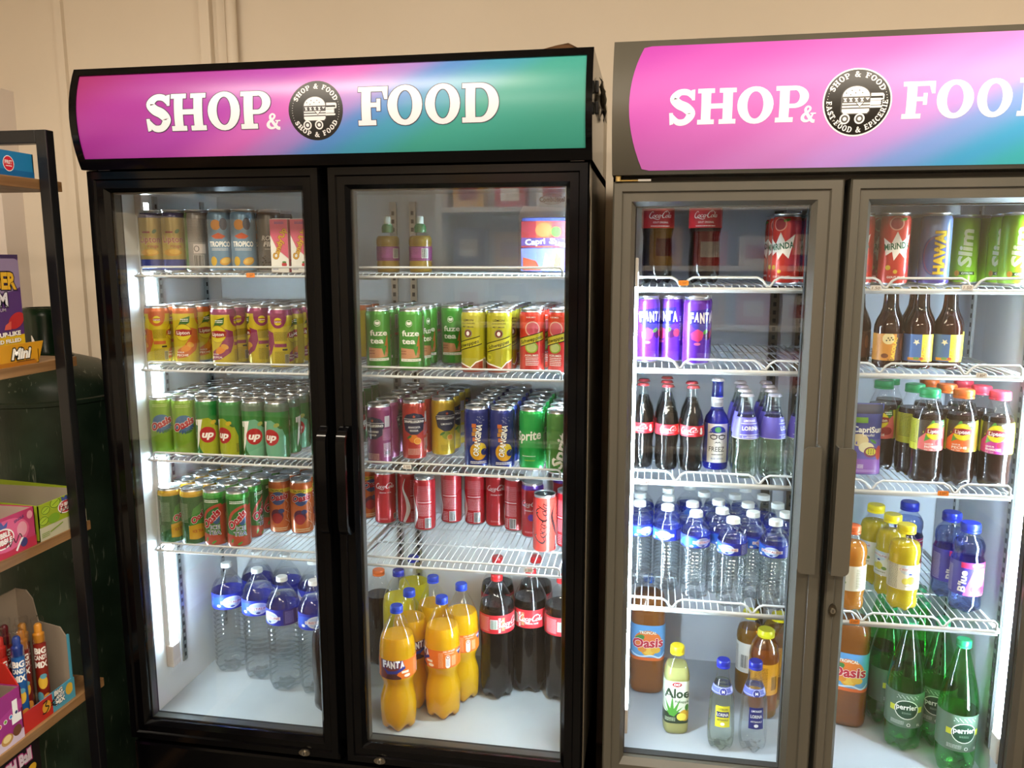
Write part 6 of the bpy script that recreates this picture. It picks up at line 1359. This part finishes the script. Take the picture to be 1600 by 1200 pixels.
for (x, y, rz, b_, p_, lb) in ((-.092, -.155, .75, '8a2418', 'd8902c', 'dark red candy tube with orange cap, nearest the empty side'), (-.105, -.190, .7, '7a1c14', 'b8762c', 'dark red candy tube with amber cap, second from the empty side'), (-.092, -.218, .7, '1c5aa0', '1c3a8a', 'blue candy tube in the display'), (-.128, -.160, .6, '6a2014', 'c8862c', 'amber capped candy tube in the rear row'), (-.160, -.175, .5, '8a1c1c', '6a1424', 'candy tube with dark red cap in the rear row'), (-.125, -.228, .7, 'b8241c', 'c02c24', 'bright red candy tube at the near end'), (-.152, -.208, .7, '8a6a2c', 'a8762c', 'amber candy tube behind the blue one')):
    candy_tube(x, y, rz, b_, p_, lb)
def pm_art(A, w, h):
    A.poly([(0, 70), (w*.6, 124), (w*.7, 124), (0, 50)], M('c85a9c')); A.poly([(0, 20), (w, 90), (w, 70), (0, 0)], M('a83a86')); A.rect(0, 0, w, 22, M('c8b8c8')); A.ell(w-46, 20, 16, 12, M('b88a4a')); A.ell(w-46, 22, 11, 8, M('e0c88a')); A.ell(w-18, 26, 12, 12, M('6a4224')); A.rect(w-26, 60, w-12, 96, W_); A.rect(w-30, 44, w-4, 62, W_)
    for j, c in enumerate(('d87a2c', '7aa03a', '3a7ac0', '2c3a6a')): A.ell(w-62+j*15, 58+j*3, 5, 5, W_); A.ell(w-62+j*15, 58+j*3, 3.6, 3.6, M(c))
tray_box('biscuit_box', 'magenta carton with printed biscuits at the near edge of the fourth board', -.24, -.066, -.50, -.2485, .606, .118, .118, M('962c78'), M('8a7c70'), pm_art)
# black and pink box on the bottom
zt = .22
t = thing('candy_box', 'black and pink candy box standing on the bottom board', 'candy box', (0, 0, 0)); mb = MB(); mb.box(-.30, -.090, -.50, -.185, zt, zt+.345, M('1a1416'))
A = Art(); A.text('CRUNCH Ball', 215, 318, 26, M('d8c8d0'), w=150, bold=.12, rot=.04, out=M('b83a7a'), ow=.16); A.ell(286, 282, 15, 11, M('d8a82c'), rot=.4); A.poly([(230, 150), (315, 260), (315, 150)], M('9a4a9a')); A.text('XTRA', 190, 240, 26, W_, w=90, bold=.12); A.wrap(mb, face_x(-.090, -.50, zt), 0, off=.25, clip=(0, 0, 315, 344)); mb.obj('box_body', t)

# ------------------------------------------------------------------ green gas cylinder
def scratched(name):
    m, N, L = new_mat(name); b = N['Principled BSDF']; tc = N.new('ShaderNodeTexCoord')
    n1 = N.new('ShaderNodeTexNoise'); n1.inputs['Scale'].default_value = 6; n1.inputs['Detail'].default_value = 8
    mp = N.new('ShaderNodeMapping'); mp.inputs['Scale'].default_value = (60, 60, 9); mp.inputs['Rotation'].default_value = (.3, .5, 0); n2 = N.new('ShaderNodeTexNoise'); n2.inputs['Scale'].default_value = 1; n2.inputs['Detail'].default_value = 5; n2.inputs['Distortion'].default_value = 1.5
    c1 = N.new('ShaderNodeValToRGB'); c1.color_ramp.elements[0].color = lin('1c2e22'); c1.color_ramp.elements[1].color = lin('3a5040'); c1.color_ramp.elements[0].position = .35; c1.color_ramp.elements[1].position = .7
    c2 = N.new('ShaderNodeValToRGB'); c2.color_ramp.elements[0].position = .64; c2.color_ramp.elements[1].position = .72
    mx = N.new('ShaderNodeMixRGB'); mx.inputs[2].default_value = lin('8a9484'); mul = N.new('ShaderNodeMath'); mul.operation = 'MULTIPLY'; mul.inputs[1].default_value = .8
    L.new(tc.outputs['Object'], n1.inputs[0]); L.new(tc.outputs['Object'], mp.inputs[0]); L.new(mp.outputs[0], n2.inputs[0]); L.new(n1.outputs[0], c1.inputs[0]); L.new(n2.outputs[0], c2.inputs[0])
    L.new(c1.outputs[0], mx.inputs[1]); L.new(c2.outputs[0], mul.inputs[0]); L.new(mul.outputs[0], mx.inputs[0]); L.new(mx.outputs[0], b.inputs['Base Color']); b.inputs['Roughness'].default_value = .38
    bp = N.new('ShaderNodeBump'); bp.inputs['Strength'].default_value = .3; bp.inputs['Distance'].default_value = .002; L.new(n2.outputs[0], bp.inputs['Height']); L.new(bp.outputs[0], b.inputs['Normal'])
    return m
SG_ = scratched('scratched_green_paint')
t = thing('gas_cylinder', 'scuffed dark green gas cylinder standing behind the sweets rack', 'gas cylinder', (-.415, .33, 0))
R0 = .192
mb = MB(); mb.lathe([(R0-.02, .0), (R0, .03), (R0, .5), (R0, .9), (R0, 1.243), (R0+.004, 1.246), (R0+.004, 1.256), (R0, 1.259), (R0-.004, 1.285), (R0-.022, 1.315), (R0-.06, 1.342), (R0-.11, 1.358), (.001, 1.366)], SG_, 64); mb.obj('tank', t, angle=35)
mb = MB(); GP = tex_mat('green_cap_paint', '0f2c1c', '1c3f28', .25, (8, 8, 8))
P = [(.070, 1.362), (.058, 1.368), (.054, 1.376), (.054, 1.47), (.052, 1.486), (.046, 1.494), (.040, 1.494), (.040, 1.486)]
mb.lathe(P, GP, 40, lambda r, z, th: (r*(1+.02*(1 if int(th*8/PI) % 4 == 0 else 0)), z)); mb.box(-.01, .01, -.056, -.05, 1.39, 1.40, M('060806')); mb.obj('valve_guard', t, angle=35)
t2 = thing('gas_cylinder', 'second dark green gas cylinder half behind the black fridge', 'gas cylinder', (-.140, .60, 0)); t2.location = (-.155, .585, 0)
mb = MB(); mb.lathe([(.12, .0), (.135, .03), (.135, .6), (.135, 1.24), (.132, 1.275), (.115, 1.305), (.08, 1.328), (.001, 1.34)], SG_, 48); mb.obj('tank', t2, angle=35)
# plastic film left on top of the black fridge
def film(name_, pts, lb, th=.0008, m=None):
    mb = MB(); n = len(pts[0]); V = [[mb.bm.verts.new(p) for p in row] for row in pts]
    for i in range(len(V)-1):
        for j in range(n-1): f = mb.bm.faces.new((V[i][j], V[i][j+1], V[i+1][j+1], V[i+1][j])); f.material_index = mb.mi(m)
    bmesh.ops.solidify(mb.bm, geom=mb.bm.faces[:], thickness=th); o = mb.obj(name_, smooth=True); tag(o, lb, 'plastic film'); return o
R = random.Random(8)
FM = M('c8a884', 'k')
film('packing_film', [[(.88+j*.024, .02+i*.05, 2.0335+.007*abs(math.sin(j*1.3+i*.9))*(1 if 0 < j < 9 else .1)+(.010 if j > 6 else 0)*(1 if j < 9 else .3)) for j in range(10)] for i in range(5)], 'crumpled beige packing film lying on top of the black fridge', m=FM)
film('hanging_film', [[(1.128+.006*abs(math.sin(j*1.1+i*.8)), .10+.20*i/8, 2.00-.075*(j/7)*(.6+.4*math.sin(i*.9)**2)) for j in range(8)] for i in range(9)], 'dusty scrap of packing film stuck beside the black fridge header', m=tex_mat('dusty_film', 'a89a84', 'c8bca4', .5, (20, 20, 4)))

# ------------------------------------------------------------------ shelves of goods across the aisle (seen in the door glass)
def goods_unit(x0, label, boards, post_m):
    t = thing('shop_shelving', label, 'shop shelving', (x0, -3.72, 0))
    wm = post_m
    for xa in (0, 1.16): mb = MB(); mb.box(xa, xa+.04, 0, .42, 0, 2.3, wm); mb.obj('side_panel', t)
    mb = MB(); mb.box(0, 1.2, -.02, 0, 0, 2.3, wm); mb.obj('back_panel', t)
    for z in boards:
        mb = MB(); mb.box(.04, 1.16, 0, .42, z-.03, z, M('d0ccc4')); mb.obj('shelf_board', t)
BDS = (.45, .85, 1.22, 1.58, 1.94)
goods_unit(-.1, 'white shop shelving across the aisle holding red and white cartons', BDS, M('c8c4bc')); goods_unit(1.15, 'white shop shelving across the aisle holding dark snack packs', BDS, M('b8b4ac'))
def pack(x, y, z, w_, d_, h_, c1, c2, lb, group):
    o = thing('snack_carton', lb, 'snack carton', (x, y, z), 0, group); mb = MB(); mb.box(-w_/2, w_/2, -d_/2, d_/2, 0, h_, M(c1), .003); mb.obj('carton_body', o)
    mb = MB(); mb.box(-w_*.3, w_*.3, d_/2, d_/2+.001, h_*.25, h_*.7, M(c2)); mb.obj('front_label', o)
COLS = [('b83a3a', 'e0d8d0', 'red'), ('d8d0c8', 'b03a3a', 'cream'), ('3a4a8a', 'd8d8d8', 'navy'), ('c89a3a', '8a2a2a', 'amber')]
for u_, (xb, unit) in enumerate(((-.1, 'left unit across the aisle'), (1.15, 'right unit across the aisle'))):
    for bi, zz in enumerate(BDS[1:]):
        for k in range(4):
            c1, c2, nm = COLS[(k+bi+u_) % 4]; pack(xb+.18+k*.27, -3.52, zz, .20, .16, .18+.03*((k*7+bi*3) % 4), c1, c2, '%s snack carton, %s, %s board, %s place' % (nm, unit, ('second', 'third', 'fourth', 'fifth')[bi], ('first', 'second', 'third', 'fourth')[k]), 'snack cartons across the aisle')
